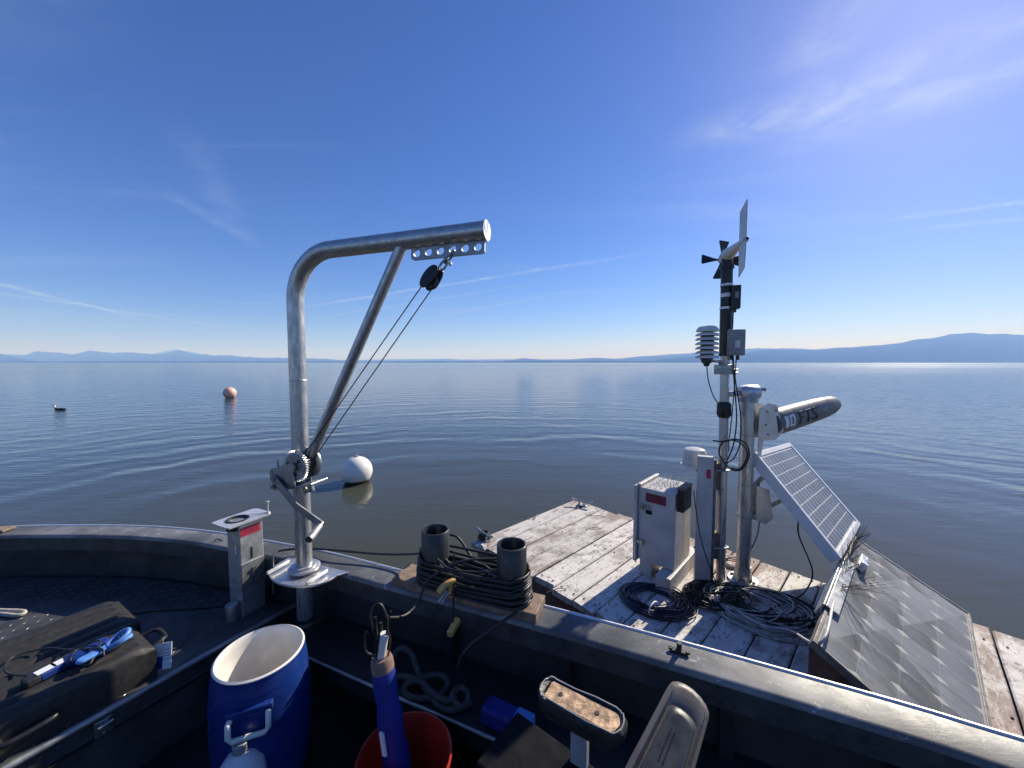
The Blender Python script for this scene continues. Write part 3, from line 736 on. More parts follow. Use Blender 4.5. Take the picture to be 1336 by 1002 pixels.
def bp(x, z, y=0): return bd + V((x * bs, y * bs, z * bs))
bird = thing('water_bird', bd, 'small dark grebe with white face swimming far out', 'bird')
b = MB(); b.tube(smoothpath([bp(.26, .035), bp(.18, .03), bp(.06, .022), bp(-.06, .025), bp(-.115, .05), bp(-.135, .10), bp(-.145, .135), bp(-.165, .155), bp(-.20, .150)], 4),
       [x * bs for x in (.006, .012, .018, .024, .030, .036, .041, .045, .047, .048, .047, .046, .043, .040, .034, .028, .023, .020, .019, .021, .021, .021, .022, .024, .026, .029, .031, .032, .031, .028, .024, .016, .008)], 14)
m = mat('grebe', (.03, .027, .025), .7, 0, .3, 20); t = NT(m.node_tree); gp_ = t.node('ShaderNodeTexCoord').outputs['Object']; sx = t.node('ShaderNodeSeparateXYZ'); t.l.new(gp_, sx.inputs[0])
wf = t.math('MULTIPLY', t.ramp(sx.outputs[2], .085 * bs, .10 * bs), t.ramp(sx.outputs[2], .155 * bs, .17 * bs, 1, 0))
t.put(m.node_tree.nodes['Principled BSDF'].inputs['Base Color'], t.mix(wf, (.035, .03, .027, 1), (.75, .73, .7, 1)))
b.build('body', 'grebe', bird, 60)
MB().tube([bp(-.195, .150), bp(-.245, .146)], [.008 * bs, .002 * bs], 8).build('bill', 'black_rubber', bird, 60)

# ------------------------------------------------------------------ raft
ZR = H - 1.4
L0 = G(618, 706, ZR); FC = G(752, 653, ZR); F2 = G(1060, 755, ZR)
ua = V((F2.x - FC.x, F2.y - FC.y, 0)).normalized(); uc = V((-ua.y, ua.x, 0))
if uc.y < 0: uc = -uc
WR = (FC - L0).dot(uc)
def R(a, c, z=0): return L0 + ua * a + uc * c + UP * z
def ac(px, py, z=0):
    p = G(px, py, ZR + z) - L0; return p.dot(ua), p.dot(uc)
raft = thing('raft', R(1.8, .6, -ZR), 'weathered white painted plank raft carrying a weather station', 'raft')
pwid = .166; a_ = 0; i = 0; a_mid = []
LEN = 3.6
while a_ < LEN:
    wd = pwid * random.uniform(.92, 1.08); a_mid.append(a_ + wd / 2); j0 = random.uniform(-.025, .012); j1 = WR + random.uniform(-.012, .012)
    if a_ > 2.36: j1 += .11
    dz = random.uniform(-.003, .003); cup = random.uniform(0, .003)
    cs_ = [j0 + (j1 - j0) * k / 6 for k in range(7)]
    b = MB(); vs = []; fs = []
    prof = [(0.002, -.036), (0.0, -.006), (.006, 0), (wd / 2, -cup), (wd - .014, 0), (wd - .008, -.006), (wd - .010, -.036)]
    m_ = len(prof)
    for k, c_ in enumerate(cs_):
        e_ = (random.uniform(-.012, .012), random.uniform(-.012, .012)) if k in (0, 6) else (0, 0)
        for (x_, z_) in prof:
            vs.append(R(a_ + x_ + random.uniform(-.0012, .0012), c_ + (random.uniform(-.008, .008) if k in (0, 6) else 0), z_ + dz))
    for k in range(6):
        for q in range(m_):
            l = (q + 1) % m_; fs.append((k * m_ + q, k * m_ + m_ + q, k * m_ + m_ + l, k * m_ + l))
    fs += [tuple(range(m_)), tuple(6 * m_ + q for q in range(m_))[::-1]]
    b.add(vs, fs); b.build('plank', 'painted_plank', raft, 30)
    a_ += wd; i += 1
nb = MB()
for am in a_mid:
    for c_ in (.035, WR * .5, WR - .035):
        for s_ in (-.045, .045):
            q = R(am + s_ + random.uniform(-.012, .012), c_ + random.uniform(-.012, .012), .0005); nb.lathe([(0, 0), (.0055, 0), (.005, .0022), (0, .0026)], q, 8)
tag(nb.build('nail_heads', 'rust', raft, 30), kind='stuff')
# rim boards and bearers
for c_ in (.03, WR - .03, WR * .5):
    MB().obox(R(LEN / 2 + .01, c_, -.11), ua * (LEN / 2 - .02), uc * .019, UP * .073).build('bearer', 'wood_red', raft, 0, .004)
MB().obox(R(.03, WR / 2, -.11), uc * (WR / 2 - .05), ua * .019, UP * .073).build('bearer', 'wood_red', raft, 0, .004)
for k in range(4):
    for c_ in (.27, WR - .27):
        q = R(.35 + k * .9, c_, -.22)
        MB().lathe([(0, -.36), (.16, -.36), (.175, -.34), (.175, .34), (.16, .36), (0, .36)], q, 20, axis=ua).build('float_drum', 'pvc_grey', raft, 40)
# litter: twigs and feathers on the planks
for (px, py) in ((700, 675), (775, 690), (780, 674), (690, 676), (725, 772)):
    p = G(px, py, ZR) + UP * .004; q = random.uniform(0, 3)
    dv = V((math.cos(q), math.sin(q), 0)); 
    tag(MB().tube(smoothpath([p - dv * .06, p - dv * .02 + UP * .008, p + dv * .03 + perp(dv) * .012 + UP * .006, p + dv * .07 - UP * .001], 4), .0028, 5).build('twig', 'lumber', None, 60), 'thin dark twig lying on the white raft planks', 'twig', 'twigs on the raft')

def cleat(px, py, label, matn, ang):
    p = G(px, py, ZR); dv = V((math.cos(ang), math.sin(ang), 0)); t_ = thing('dock_cleat', p, label, 'cleat')
    MB().tube(smoothpath([p - dv * .11 + UP * .062, p - dv * .06 + UP * .05, p + UP * .046, p + dv * .06 + UP * .05, p + dv * .11 + UP * .058], 5), [.006] + [.010] * 19 + [.006], 10).build('horn_bar', matn, t_, 60)
    for s_ in (-.025, .025): MB().tube([p + dv * s_, p + dv * s_ + UP * .045], .010, 10).build('leg', matn, t_, 60)
    MB().obox(p + UP * .004, dv * .05, perp(dv) * .02, UP * .005).build('foot', matn, t_, 0, .003)
    return t_
cleat(759, 660, 'galvanised cleat on the outer corner of the raft', 'zinc', rad(-25))
cleat(632, 704, 'cleat wrapped in dark rope on the raft corner beside the boat', 'zinc', rad(130))
p = G(632, 703, ZR)
b = MB()
for k in range(4):
    c_ = p + UP * (.012 + k * .012); q = random.uniform(0, 6)
    b.tube([c_ + V((math.cos(q + i * .524) * (.05 - k * .005), math.sin(q + i * .524) * .034, random.uniform(-.004, .004))) for i in range(12)], .008, 6, closed=True)
pp = G(545, 735, ZR + .25)
tag(b.build('mooring_rope', 'black_rubber', None, 60), 'dark rope turned around the raft corner cleat', 'rope')

# ------------------------------------------------------------------ weather station masts
m1b = G(940, 757, ZR); m1t = D(948.5, 349, m1b.y); 
def lerp(a, b, t): return a + (b - a) * t
def m1(py):
    lo_, hi_ = 0., 1.
    for _ in range(40):
        m_ = (lo_ + hi_) / 2
        if proj(lerp(m1b, m1t, m_))[1] > py: lo_ = m_
        else: hi_ = m_
    return lerp(m1b, m1t, lo_)
md = (m1t - m1b).normalized()
mast = thing('instrument_mast', m1b, 'slim galvanised mast with black upper sleeve carrying the wind sensor', 'mast')
MB().tube([m1b, m1(455)], .0265, 18).build('pole', 'galv', mast, 50)
MB().tube([m1(463), m1(404)], .0345, 18).tube([m1(400), m1(347)], .033, 18).build('sleeve', 'black_plastic', mast, 50)
for py in (402, 463, 372): 
    MB().tube([m1(py + 1.5), m1(py - 1.5)], .0365, 18).build('band', 'alu' if py != 463 else 'black_rubber', mast, 40)
MB().tube([m1(383), m1(388)], .0338, 18).build('white_tag', 'paper', mast, 40)
MB().tube([m1(545), m1(541), m1(528), m1(524)], [.03, .042, .042, .03], 12).build('clamp', 'black_plastic', mast, 40)
MB().obox(m1(482) + V((-.02, -.02, 0)), V((.05, 0, 0)), V((0, .02, 0)), V((0, 0, .03))).tube([m1(482) + V((-.09, -.04, 0)), m1(482) + V((.06, -.04, 0))], .006, 6).tube([m1(486) + V((-.09, -.04, 0)), m1(486) + V((.06, -.04, 0))], .006, 6).build('cross_clamp', 'zinc', mast, 30, .003)

# wind monitor
wm_c = m1t + UP * .075
wdir = (D(975, 311, 2.02) - D(940, 343, 2.46)); wdir.z = 0; wdir.normalize()      # towards the tail
wt = thing('wind_monitor', m1t, 'propeller wind monitor with white tail fin on the mast top', 'wind sensor')
MB().tube([m1t - UP * .008, m1t + UP * .012], .040, 20).tube([m1t + UP * .012, m1t + UP * .075], [.031, .031], 20).build('base', 'black_plastic', wt, 40)
n0 = wm_c - wdir * .10; 
MB().tube([n0, n0 + wdir * .02, n0 + wdir * .07, n0 + wdir * .13, n0 + wdir * .2, n0 + wdir * .33, n0 + wdir * .40], [.016, .028, .036, .037, .029, .018, .014], 18).tube([wm_c - UP * .01, wm_c + UP * .03], [.034, .03], 18).build('housing', 'white_plastic', wt, 50)
fo = n0 + wdir * .36; wside = perp(wdir)
finp = [(-.045, .175), (.055, .205), (.055, -.05), (.045, -.15), (-.035, -.185), (-.045, -.02)]
MB().prism(finp, fo - wside * .0025, wdir, UP, .005).build('tail_fin', 'white_plastic', wt, 20, .001)
MB().obox(fo + UP * .12 + wside * (.0035), wdir * .03, UP * .012, wside * .0006).build('fin_mark', 'grey_plastic', wt, 0)
MB().ball(fo + wdir * .057, .008, 10, 8).build('tail_stud', 'black_rubber', wt, 60)
hubp = n0 - wdir * .012
hub = MB().lathe([(0, -.028), (.012, -.024), (.019, -.01), (.020, .014), (0, .014)], hubp, 16, axis=wdir).build('propeller_hub', 'black_plastic', wt, 50)
for k in range(4):
    q = rad(-6) + k * math.pi / 2; r_ = UP * math.sin(q) + wside * math.cos(q); tq = wdir.cross(r_)
    b = MB(); vs = []; fs = []
    for i_, (rr, ww, tw) in enumerate(((.014, .010, 50), (.045, .024, 40), (.08, .042, 30), (.112, .058, 24), (.119, .052, 23))):
        cdir = tq * math.cos(rad(tw)) + wdir * math.sin(rad(tw)); nn = cdir.cross(r_)
        for s1_ in (-1, 1):
            for s2_ in (-1, 1): vs.append(hubp + r_ * rr + cdir * ww * s1_ * .62 + nn * s2_ * .0015)
    for i_ in range(4):
        o_ = i_ * 4; fs += [(o_, o_ + 2, o_ + 6, o_ + 4), (o_ + 1, o_ + 5, o_ + 7, o_ + 3), (o_, o_ + 4, o_ + 5, o_ + 1), (o_ + 2, o_ + 3, o_ + 7, o_ + 6)]
    fs += [(0, 1, 3, 2), (16, 18, 19, 17)]
    b.add(vs, fs); b.build('propeller_blade', 'black_plastic', wt, 30)

# boxes on the mast
def boxthing(name, c, u, v, hx, hy, hz, matn, label, cat, bev=.004):
    t_ = thing(name, c - UP * hz, label, cat); MB().obox(c, u * hx, v * hy, UP * hz).build('case', matn, t_, 0, bev); return t_
bu = V((math.cos(rad(-20)), math.sin(rad(-20)), 0)); bv = perp(bu)
c1 = D(959.5, 447, m1b.y - .045)
jb = boxthing('junction_box', c1, bu, bv, .046, .035, .078, 'grey_plastic', 'grey plastic junction box strapped to the instrument mast', 'box')
MB().obox(c1 - bv * .038, bu * .040, bv * .003, UP * .070).build('lid', 'grey_plastic', jb, 0, .003)
for sx_ in (-1, 1):
    for sz_ in (-1, 1): MB().tube([c1 - bv * .040 + bu * .033 * sx_ + UP * .062 * sz_, c1 - bv * .0425 + bu * .033 * sx_ + UP * .062 * sz_], .005, 8).build('screw', 'zinc', jb, 30)
MB().obox(c1 - bv * .0415 + bu * .005 - UP * .01, bu * .014, bv * .0006, UP * .022).build('sticker', 'white_plastic', jb, 0)
for dx in (-.02, .015): MB().tube([c1 + bu * dx - UP * .076, c1 + bu * dx - UP * .105], .009, 8).build('gland', 'black_plastic', jb, 40)
c2 = D(959, 388, m1b.y - .03)
lb = boxthing('sensor_box', c2, bu, bv, .026, .03, .070, 'black_plastic', 'narrow black sensor box on the black mast sleeve', 'box', .003)
MB().obox(c2 - bv * .031 + UP * .01 + bu * .004, bu * .009, bv * .001, UP * .018).build('sticker', 'grey_plastic', lb, 0)
MB().tube([c2 - UP * .06, c2 - UP * .09], .01, 8).build('gland', 'black_plastic', lb, 40)
# radiation shield: stacked dishes
rc0 = D(922, 468, m1b.y - .10)
rs = thing('radiation_shield', rc0, 'white stacked plate radiation shield on a bent arm', 'sensor')
for k in range(6):
    MB().lathe([(.030, .012), (.056, .004), (.066, -.006), (.066, -.009), (.055, 0), (.03, .006)], rc0 + UP * (.012 + k * .0265), 28, closed=True).build('dish', 'white_plastic', rs, 50)
MB().lathe([(0, 0), (.062, 0), (.062, .008), (.048, .028), (.034, .033), (0, .033)], rc0 + UP * (.012 + 5.6 * .0265), 28).build('cap', 'white_plastic', rs, 30)
MB().lathe([(0, -.005), (.036, -.005), (.036, .15), (0, .15)], rc0, 16).build('core', 'black_plastic', rs, 40)
MB().lathe([(0, -.045), (.014, -.045), (.018, -.03), (.03, -.02), (.03, 0), (0, 0)], rc0, 16).build('sensor_base', 'black_plastic', rs, 40)
for s_ in (-1, 1): MB().tube(smoothpath([rc0 + V((.03, .01 * s_, -.012)), rc0 + V((.06, .012 * s_, -.018)), m1(478) + V((-.05, -.03 + .012 * s_, .03)), m1(484) + V((-.03, -.03 + .012 * s_, 0))], 5), .006, 8).build('bent_arm', 'zinc', rs, 50)

# second mast
m2b = G(969, 757, ZR); m2t = D(976.5, 512, m2b.y); m2d = (m2t - m2b).normalized()
def m2(t): return lerp(m2b, m2t, t)
mast2 = thing('antenna_mast', m2b, 'thick stained grey pipe mast on a round flange behind the slim mast', 'mast')
MB().tube([m2b, m2t], .041, 24).build('pole', 'galv', mast2, 50)
MB().tube([m2b + UP * .001, m2b + UP * .012], .085, 28).build('flange', 'zinc', mast2, 40)
MB().tube([m2b + UP * .012, m2b + UP * .10], [.055, .044], 20).build('collar', 'galv', mast2, 40)
for k in range(4):
    q = k * math.pi / 2 + .6; MB().tube([m2b + V((math.cos(q) * .066, math.sin(q) * .066, .01)), m2b + V((math.cos(q) * .066, math.sin(q) * .066, .024))], .010, 6).build('bolt', 'zinc', mast2, 20)
# tee fitting that ties both masts
tb_ = m2t
MB().tube([tb_ - UP * .06, tb_ - UP * .01, tb_ + UP * .01], [.055, .055, .046], 20).build('tee_collar', 'alu_dull', mast2, 40)
ax_ = (m1(520) - tb_); ax_.z = 0; ax_.normalize()
MB().tube([tb_ - ax_ * .055, tb_ - ax_ * .05, tb_ + ax_ * .03, tb_ + ax_ * .06], [.044, .048, .048, .036], 20).build('tee_body', 'alu', mast2, 40)
MB().tube([tb_ + ax_ * .05, m1(515)], .018, 12).build('tie_bar', 'galv', mast2, 40)
MB().tube([tb_ - ax_ * .055 + V((0, -.03, .02)), tb_ - ax_ * .085 + V((0, -.03, .02))], .010, 6).build('bolt', 'zinc', mast2, 20)
for t_ in (.78, .52, .35, .62): MB().tube([m2(t_) - UP * .006, m2(t_) + UP * .006], .0435, 20).build('hose_clamp', 'zinc', mast2, 40)

# antenna radome with bracket
a0 = D(1003, 553, m2b.y - .02); a1 = D(1093, 526, m2b.y + .32); av = (a1 - a0).normalized(); al = (a1 - a0).length
an = thing('antenna', a0, 'grey cigar shaped antenna radome lettered FTS on the thick mast', 'antenna')
asd = av.cross(UP).normalized(); aup = asd.cross(av)      # asd points to the viewer's side
b = MB(); vs = []; fs = []; nseg = 20; rs_ = []
stations = [(0, .078), (.01, .083), (.1, .0835), (.3, .083), (.55, .079), (.75, .073), (.88, .063), (.95, .048), (.985, .029), (1.0, .006)]
for (t_, r_) in stations:
    for k in range(nseg):
        q = 2 * math.pi * k / nseg; vs.append(a0 + av * al * t_ + asd * math.cos(q) * r_ * .8 + aup * math.sin(q) * r_)
for i_ in range(len(stations) - 1):
    for k in range(nseg): l = (k + 1) % nseg; fs.append((i_ * nseg + k, i_ * nseg + l, (i_ + 1) * nseg + l, (i_ + 1) * nseg + k))
fs += [tuple(range(nseg))[::-1], tuple((len(stations) - 1) * nseg + k for k in range(nseg))]
b.add(vs, fs); rd = b.build('radome', 'radome', an, 50)
# bracket plates from mast to radome
bo_ = m2(.74); 
poly = [(0, .10), (.05, .135), (.10, .12), (.14, -.035), (.10, -.09), (.03, -.10), (.02, -.20), (0, -.20)]
hv = V((a0.x - bo_.x, a0.y - bo_.y, 0)).normalized()
for s_ in (-.045, .04):
    MB().prism(poly, V((bo_.x, bo_.y, a0.z)) + asd * s_ * -1 + hv * .02, hv, UP, .004).build('bracket_plate', 'alu', an, 20)
for (x_, z_) in ((.04, .08), (.09, .09), (.11, -.03), (.05, -.06), (.035, .0)):
    MB().tube([V((bo_.x, bo_.y, a0.z)) + hv * (x_ + .02) + UP * z_ + asd * .058, V((bo_.x, bo_.y, a0.z)) + hv * (x_ + .02) + UP * z_ + asd * .04], .006, 6).build('bolt', 'zinc', an, 20)
MB().tube([a0 + av * .0 , a0 + av * .012], .075, 20).build('rear_cap', 'radome', an, 40)
def side_pt(t_, k_): # point on the viewer's flank of the radome
    q = k_; return a0 + av * al * t_ + asd * math.cos(q) * .083 * .8 + aup * math.sin(q) * .083
def patch(t0, t1, q0, q1, off, name, matn):
    b = MB(); vs = []; fs = []; m_ = 6
    for i_ in range(2):
        for k in range(m_): vs.append(side_pt((t0, t1)[i_], q0 + (q1 - q0) * k / (m_ - 1)) + asd * off)
    vs2 = [p - asd * .002 for p in vs]
    for k in range(m_ - 1): fs.append((k, m_ + k, m_ + k + 1, k + 1))
    b.add(vs, [f_[::-1] for f_ in fs]); b.build(name, matn, an, 0)
patch(.07, .115, -.35, .55, .002, 'sticker', 'paper'); patch(.13, .20, -.35, .55, .002, 'sticker', 'paper'); patch(.152, .178, -.18, .38, .003, 'sticker_mark', 'radome')
tx = bpy.data.curves.new('lettering', 'FONT'); tx.body = 'FTS'; tx.size = .125; tx.extrude = .0012; tx.align_x = 'LEFT'
to = bpy.data.objects.new('lettering_curve', tx); COL.objects.link(to)
bpy.context.view_layer.update()
tme = bpy.data.meshes.new_from_object(to.evaluated_get(bpy.context.evaluated_depsgraph_get())); COL.objects.unlink(to); bpy.data.objects.remove(to)
import bmesh
bm_ = bmesh.new(); bm_.from_mesh(tme); bmesh.ops.triangulate(bm_, faces=bm_.faces); bmesh.ops.subdivide_edges(bm_, edges=bm_.edges, cuts=3, use_grid_fill=True); bm_.to_mesh(tme); bm_.free()
for v_ in tme.vertices:
    x_, y_, z_ = v_.co; q = (y_ - .035) / .083
    p = side_pt((.245 * al + x_ * 1.15) / al, q) + asd * (.0022 + z_); v_.co = p - LOC[an.name]
tme.materials.clear(); tme.materials.append(MATS['black_rubber']); lo_ = bpy.data.objects.new('lettering', tme); COL.objects.link(lo_); lo_.parent = an

# ------------------------------------------------------------------ solar panels
def para(A, B, C, Dp, ya):
    a, b_, c, d = [ray(*p) for p in (A, B, C, Dp)]; k = ya / a.y
    M = Matrix(((b_.x, -c.x, d.x), (b_.y, -c.y, d.y), (b_.z, -c.z, d.z))); s = M.inverted() @ (a * k)
    o = V((0, 0, H)); return o + a * k, o + b_ * s[0], o + c * s[1], o + d * s[2]
def cell_mat():
    m = bpy.data.materials.new('solar_cell'); m.use_nodes = True; t = NT(m.node_tree); b = m.node_tree.nodes['Principled BSDF']
    c = t.node('ShaderNodeTexCoord').outputs['Object']
    col = t.mix(t.noise(c, 10, 3), (.07, .085, .14, 1), (.10, .115, .17, 1))
    t.put(b.inputs['Base Color'], t.mix(t.ramp(t.noise(c, 5, 5, .6), .4, .7, .1, .35), col, (.30, .31, .34, 1)))
    b.inputs['Roughness'].default_value = .3; b.inputs['Specular IOR Level'].default_value = .3; b.inputs['Coat Weight'].default_value = .15; b.inputs['Coat Roughness'].default_value = .12
    MATS['solar_cell'] = m
    m = bpy.data.materials.new('dusty_cell'); m.use_nodes = True; t = NT(m.node_tree); b = m.node_tree.nodes['Principled BSDF']
    c = t.node('ShaderNodeTexCoord').outputs['Object']; st = t.scalev(c, (1, 1, 1), rad(46))
    base = t.mix(t.noise(c, 6, 4), (.15, .16, .185, 1), (.23, .24, .26, 1))
    streaks = t.noise(t.scalev(st, (3, 34, 3)), 1.2, 7, .7, .3)
    base = t.mix(t.ramp(streaks, .46, .66, 0, .6), base, (.34, .34, .335, 1))
    dark = t.noise(t.scalev(st, (5, 26, 5)), 1.6, 5, .6, .5)
    base = t.mix(t.ramp(dark, .64, .70, 0, .45), base, (.06, .055, .05, 1))
    base = t.mix(t.ramp(t.noise(c, 14, 8, .75), .55, .7, 0, .5), base, (.36, .35, .34, 1))
    t.put(b.inputs['Base Color'], base); b.inputs['Roughness'].default_value = .5
    MATS['dusty_cell'] = m
    m2_ = bpy.data.materials.new('yellowed_backing'); m2_.use_nodes = True; t = NT(m2_.node_tree); b = m2_.node_tree.nodes['Principled BSDF']
    c = t.node('ShaderNodeTexCoord').outputs['Object']; st = t.scalev(c, (1, 1, 1), rad(46))
    base = t.mix(t.noise(c, 8, 4), (.34, .335, .29, 1), (.44, .43, .37, 1))
    streaks = t.noise(t.scalev(st, (3, 34, 3)), 1.2, 7, .7, .3); base = t.mix(t.ramp(streaks, .45, .62, 0, .8), base, (.30, .31, .32, 1))
    t.put(b.inputs['Base Color'], base); b.inputs['Roughness'].default_value = .55
    MATS['yellowed_backing'] = m2_
cell_mat()
A, B_, C_, Dq = para((985.2, 590), (1097.9, 729.2), (1113.7, 672.8), (1022.6, 568.5), m2b.y - .02)
su = (B_ - A); sl = su.length; su.normalize(); sv = (Dq - A); sv = sv - su * sv.dot(su); sw = ((Dq - A).length + (C_ - B_).length) / 2; sv.normalize(); sn = su.cross(sv).normalized()
if sn.z < 0: sn = -sn
def SP(u, v, n=0): return A + su * u + sv * v + sn * n
sol = thing('solar_panel', (A + C_) / 2, 'tilted blue solar panel in a white frame on the thick mast', 'solar panel')
fr = .032; FT = .06
for (c_, hu, hv2) in (((sl / 2, fr / 2), sl / 2, fr / 2), ((sl / 2, sw - fr / 2), sl / 2, fr / 2)):
    MB().obox(SP(c_[0], c_[1], -FT / 2), su * hu, sv * hv2, sn * FT / 2).build('frame_rail', 'white_frame', sol, 0, .002)
for u_ in (fr / 2, sl - fr / 2):
    MB().obox(SP(u_, sw / 2, -FT / 2 + .001), su * fr / 2, sv * (sw / 2 - fr), sn * (FT / 2 - .001)).build('frame_rail', 'white_frame', sol, 0, .002)
MB().obox(SP(sl / 2, sw / 2, -.010), su * (sl / 2 - fr + .002), sv * (sw / 2 - fr + .002), sn * .003).build('backing', 'white_plastic', sol, 0)
mu, mv = .022, .022; nu, nv = 9, 4
iu = sl - 2 * fr - .02; iv = sw - 2 * fr - .02; cu, cv_ = iu / 9, iv / 11
cellme = None
for i_ in range(9):
    for j_ in range(11):
        u_ = fr + .01 + cu * (i_ + .5); v__ = fr + .01 + cv_ * (j_ + .5); p = SP(u_, v__, -.006)
        gu = .003 ; gv = .009
        o = MB().obox(p, su * (cu / 2 - gu), sv * (cv_ / 2 - gv), sn * .0012)
        o.build('cell', 'solar_cell', sol, 0)
# mounting arm
MB().tube([m2(.47), SP(.12, sw * .25, -FT)], .016, 10).tube([m2(.33), SP(.30, sw * .3, -FT)], .014, 10).build('mount_arm', 'galv', sol, 40)
mp = m2(.42)
poly = [(0, .12), (.07, .10), (.10, -.08), (.06, -.12), (0, -.10)]
for s_ in (-.03, .03): MB().prism(poly, mp + asd * -s_ + hv * .035, hv, UP, .004).build('mount_plate', 'alu', sol, 20)

T_, R_, BL, L_ = para((1113.6, 699.6), (1265.8, 801.5), (1288, 1034), (1045, 822.5), 2.4)
kz = (ZR + .028 - H) / (R_.z - H)
T_, R_, BL, L_ = [V((0, 0, H)) + (p - V((0, 0, H))) * kz for p in (T_, R_, BL, L_)]
pu_ = (R_ - T_); pl_len = pu_.length; pu_.normalize(); pv_ = (L_ - T_); pv_ = pv_ - pu_ * pv_.dot(pu_); pwid_ = ((L_ - T_).length + (BL - R_).length) / 2; pv_.normalize()
pn_ = pu_.cross(pv_).normalized()
if pn_.z < 0: pn_ = -pn_
def BP(u, v, n=0): return T_ + pu_ * u + pv_ * v + pn_ * n
big = thing('old_solar_panel', (R_ + BL) / 2, 'large dusty old solar panel leaning on the raft deck with pale diamond gaps', 'solar panel')
MB().obox(BP(pl_len / 2, pwid_ / 2, -.006), pu_ * (pl_len / 2 - .004), pv_ * (pwid_ / 2 - .004), pn_ * .004).build('backing', 'yellowed_backing', big, 0)
nu, nv = 4, 9; mg = .018
cu, cv_ = (pl_len - 2 * mg) / nu, (pwid_ - 2 * mg) / nv
ch = .21
po = [(-.5 + ch, -.5), (.5 - ch, -.5), (.5, -.5 + ch * .55), (.5, .5 - ch * .55), (.5 - ch, .5), (-.5 + ch, .5), (-.5, .5 - ch * .55), (-.5, -.5 + ch * .55)]
for i_ in range(nu):
    for j_ in range(nv):
        c_ = BP(mg + cu * (i_ + .5), mg + cv_ * (j_ + .5), -.002)
        # chamfered corners; the slivers between neighbours show the backing as diamonds
        pts_ = [(x * (cu - .001), y * (cv_ - .001)) for x, y in po]
        b = MB(); b.prism(pts_ if pu_.cross(pv_).dot(pn_) > 0 else pts_[::-1], c_, pu_, pv_, .0012 * (1 if pu_.cross(pv_).dot(pn_) > 0 else 1)); b.build('cell', 'dusty_cell', big, 0)
for (uu, vv, hu, hv2) in ((pl_len / 2, .006, pl_len / 2, .006), (pl_len / 2, pwid_ - .006, pl_len / 2, .006), (.006, pwid_ / 2, .006, pwid_ / 2 - .012), (pl_len - .006, pwid_ / 2, .006, pwid_ / 2 - .012)):
    MB().obox(BP(uu, vv, -.014), pu_ * hu, pv_ * hv2, pn_ * .017).build('frame_rail', 'old_frame', big, 0, .0015)
# wooden wedge frame that props the panel
frame = thing('wedge_frame', V(((L_.x + T_.x) / 2, (L_.y + T_.y) / 2, ZR)), 'dark red wooden wedge frame propping the old solar panel', 'frame')
for v__ in (.03, pwid_ * .5, pwid_ - .03):
    t0 = BP(.005, v__, -.034); e_ = BP(pl_len - .05, v__, -.034)
    q0 = V((t0.x, t0.y, ZR)); tri = [t0, e_ , V((e_.x, e_.y, ZR)), q0]
    hh = pv_ * .017; vs = [p - hh for p in tri] + [p + hh for p in tri]
    MB().add(vs, [(3, 2, 1, 0), (4, 5, 6, 7)] + [(i_, (i_ + 1) % 4, 4 + (i_ + 1) % 4, 4 + i_) for i_ in range(4)]).build('wedge', 'wood_red', frame, 0)
t0 = BP(.02, pwid_ / 2, -.034); hz_ = (t0.z - ZR) / 2
MB().obox(V((t0.x, t0.y, ZR + hz_ - .005)), pv_ * (pwid_ / 2 - .06), V((pu_.x, pu_.y, 0)).normalized() * .015, UP * (hz_ - .006)).build('head_board', 'wood_red', frame, 0)

# bird spikes: strips of fine wires
def spikes(name, pts, nrm, side, length, per, label, matn='black_rubber', r=.0009, lean=.5, strip=True):
    t_ = thing(name, pts[0], label, 'bird spikes'); b = MB(); n_ = len(pts)
    for p in pts:
        for k in range(per):
            a_ = random.uniform(-1, 1); d_ = (V(nrm) + V(side) * a_ * lean + V((random.uniform(-.25, .25), random.uniform(-.25, .25), 0))).normalized(); L_q = length * random.uniform(.7, 1.05)
            e_ = V(p) + d_ * L_q
            b.tube([V(p), (V(p) + e_) / 2 + V((random.uniform(-.004, .004), random.uniform(-.004, .004), 0)), e_], [r, r, r * .6], 4)
    tag(b.build('wires', matn, t_, 0), kind='stuff')
    if strip and n_ > 1: MB().tube([V(pts[0]), V(pts[-1])], .006, 6).build('base_strip', 'grey_plastic', t_, 40)
    return t_
spikes('bird_spike', [BP(.012, .01 + k * .028, .008) for k in range(22)], pn_ + UP * .5, -pu_, .12, 3, 'row of fine dark bird spikes along the old panel top edge', lean=.9)
spikes('bird_spike', [BP(.014, pwid_ * .56 + k * .02, .008) for k in range(5)], pn_ * .6 + UP * .1 + pu_ * .6, pv_, .24, 3, 'splayed tuft of long bird spikes halfway along the old panel', lean=.9)
br = BP(.07, pwid_ * .25, .012)
tag(MB().obox(br, pv_ * .085, pu_ * .016, pn_ * .014).obox(br + pv_ * .085 + pn_ * .016, pv_ * .012, pu_ * .014, pn_ * .026).build('bracket', 'alu_bright', None, 0, .003), 'bright bare metal bracket on the old panel below the spikes', 'bracket')
# dark angle strut on the panel's top edge, from the small panel's foot
q0 = BP(.0, pwid_ * .32, .0); q1 = BP(.0, pwid_ * .78, .0)
tag(MB().obox((q0 + q1) / 2 + pu_ * .02 + pn_ * .012, (q1 - q0) / 2, pu_ * .026, pn_ * .005).obox((q0 + q1) / 2 - pu_ * .012 - pn_ * .02, (q1 - q0) / 2, pu_ * .004, pn_ * .034).build('angle_bar', 'alu_dull', None, 0, .002), 'dull metal angle bar laid over the old panel top edge', 'bar')

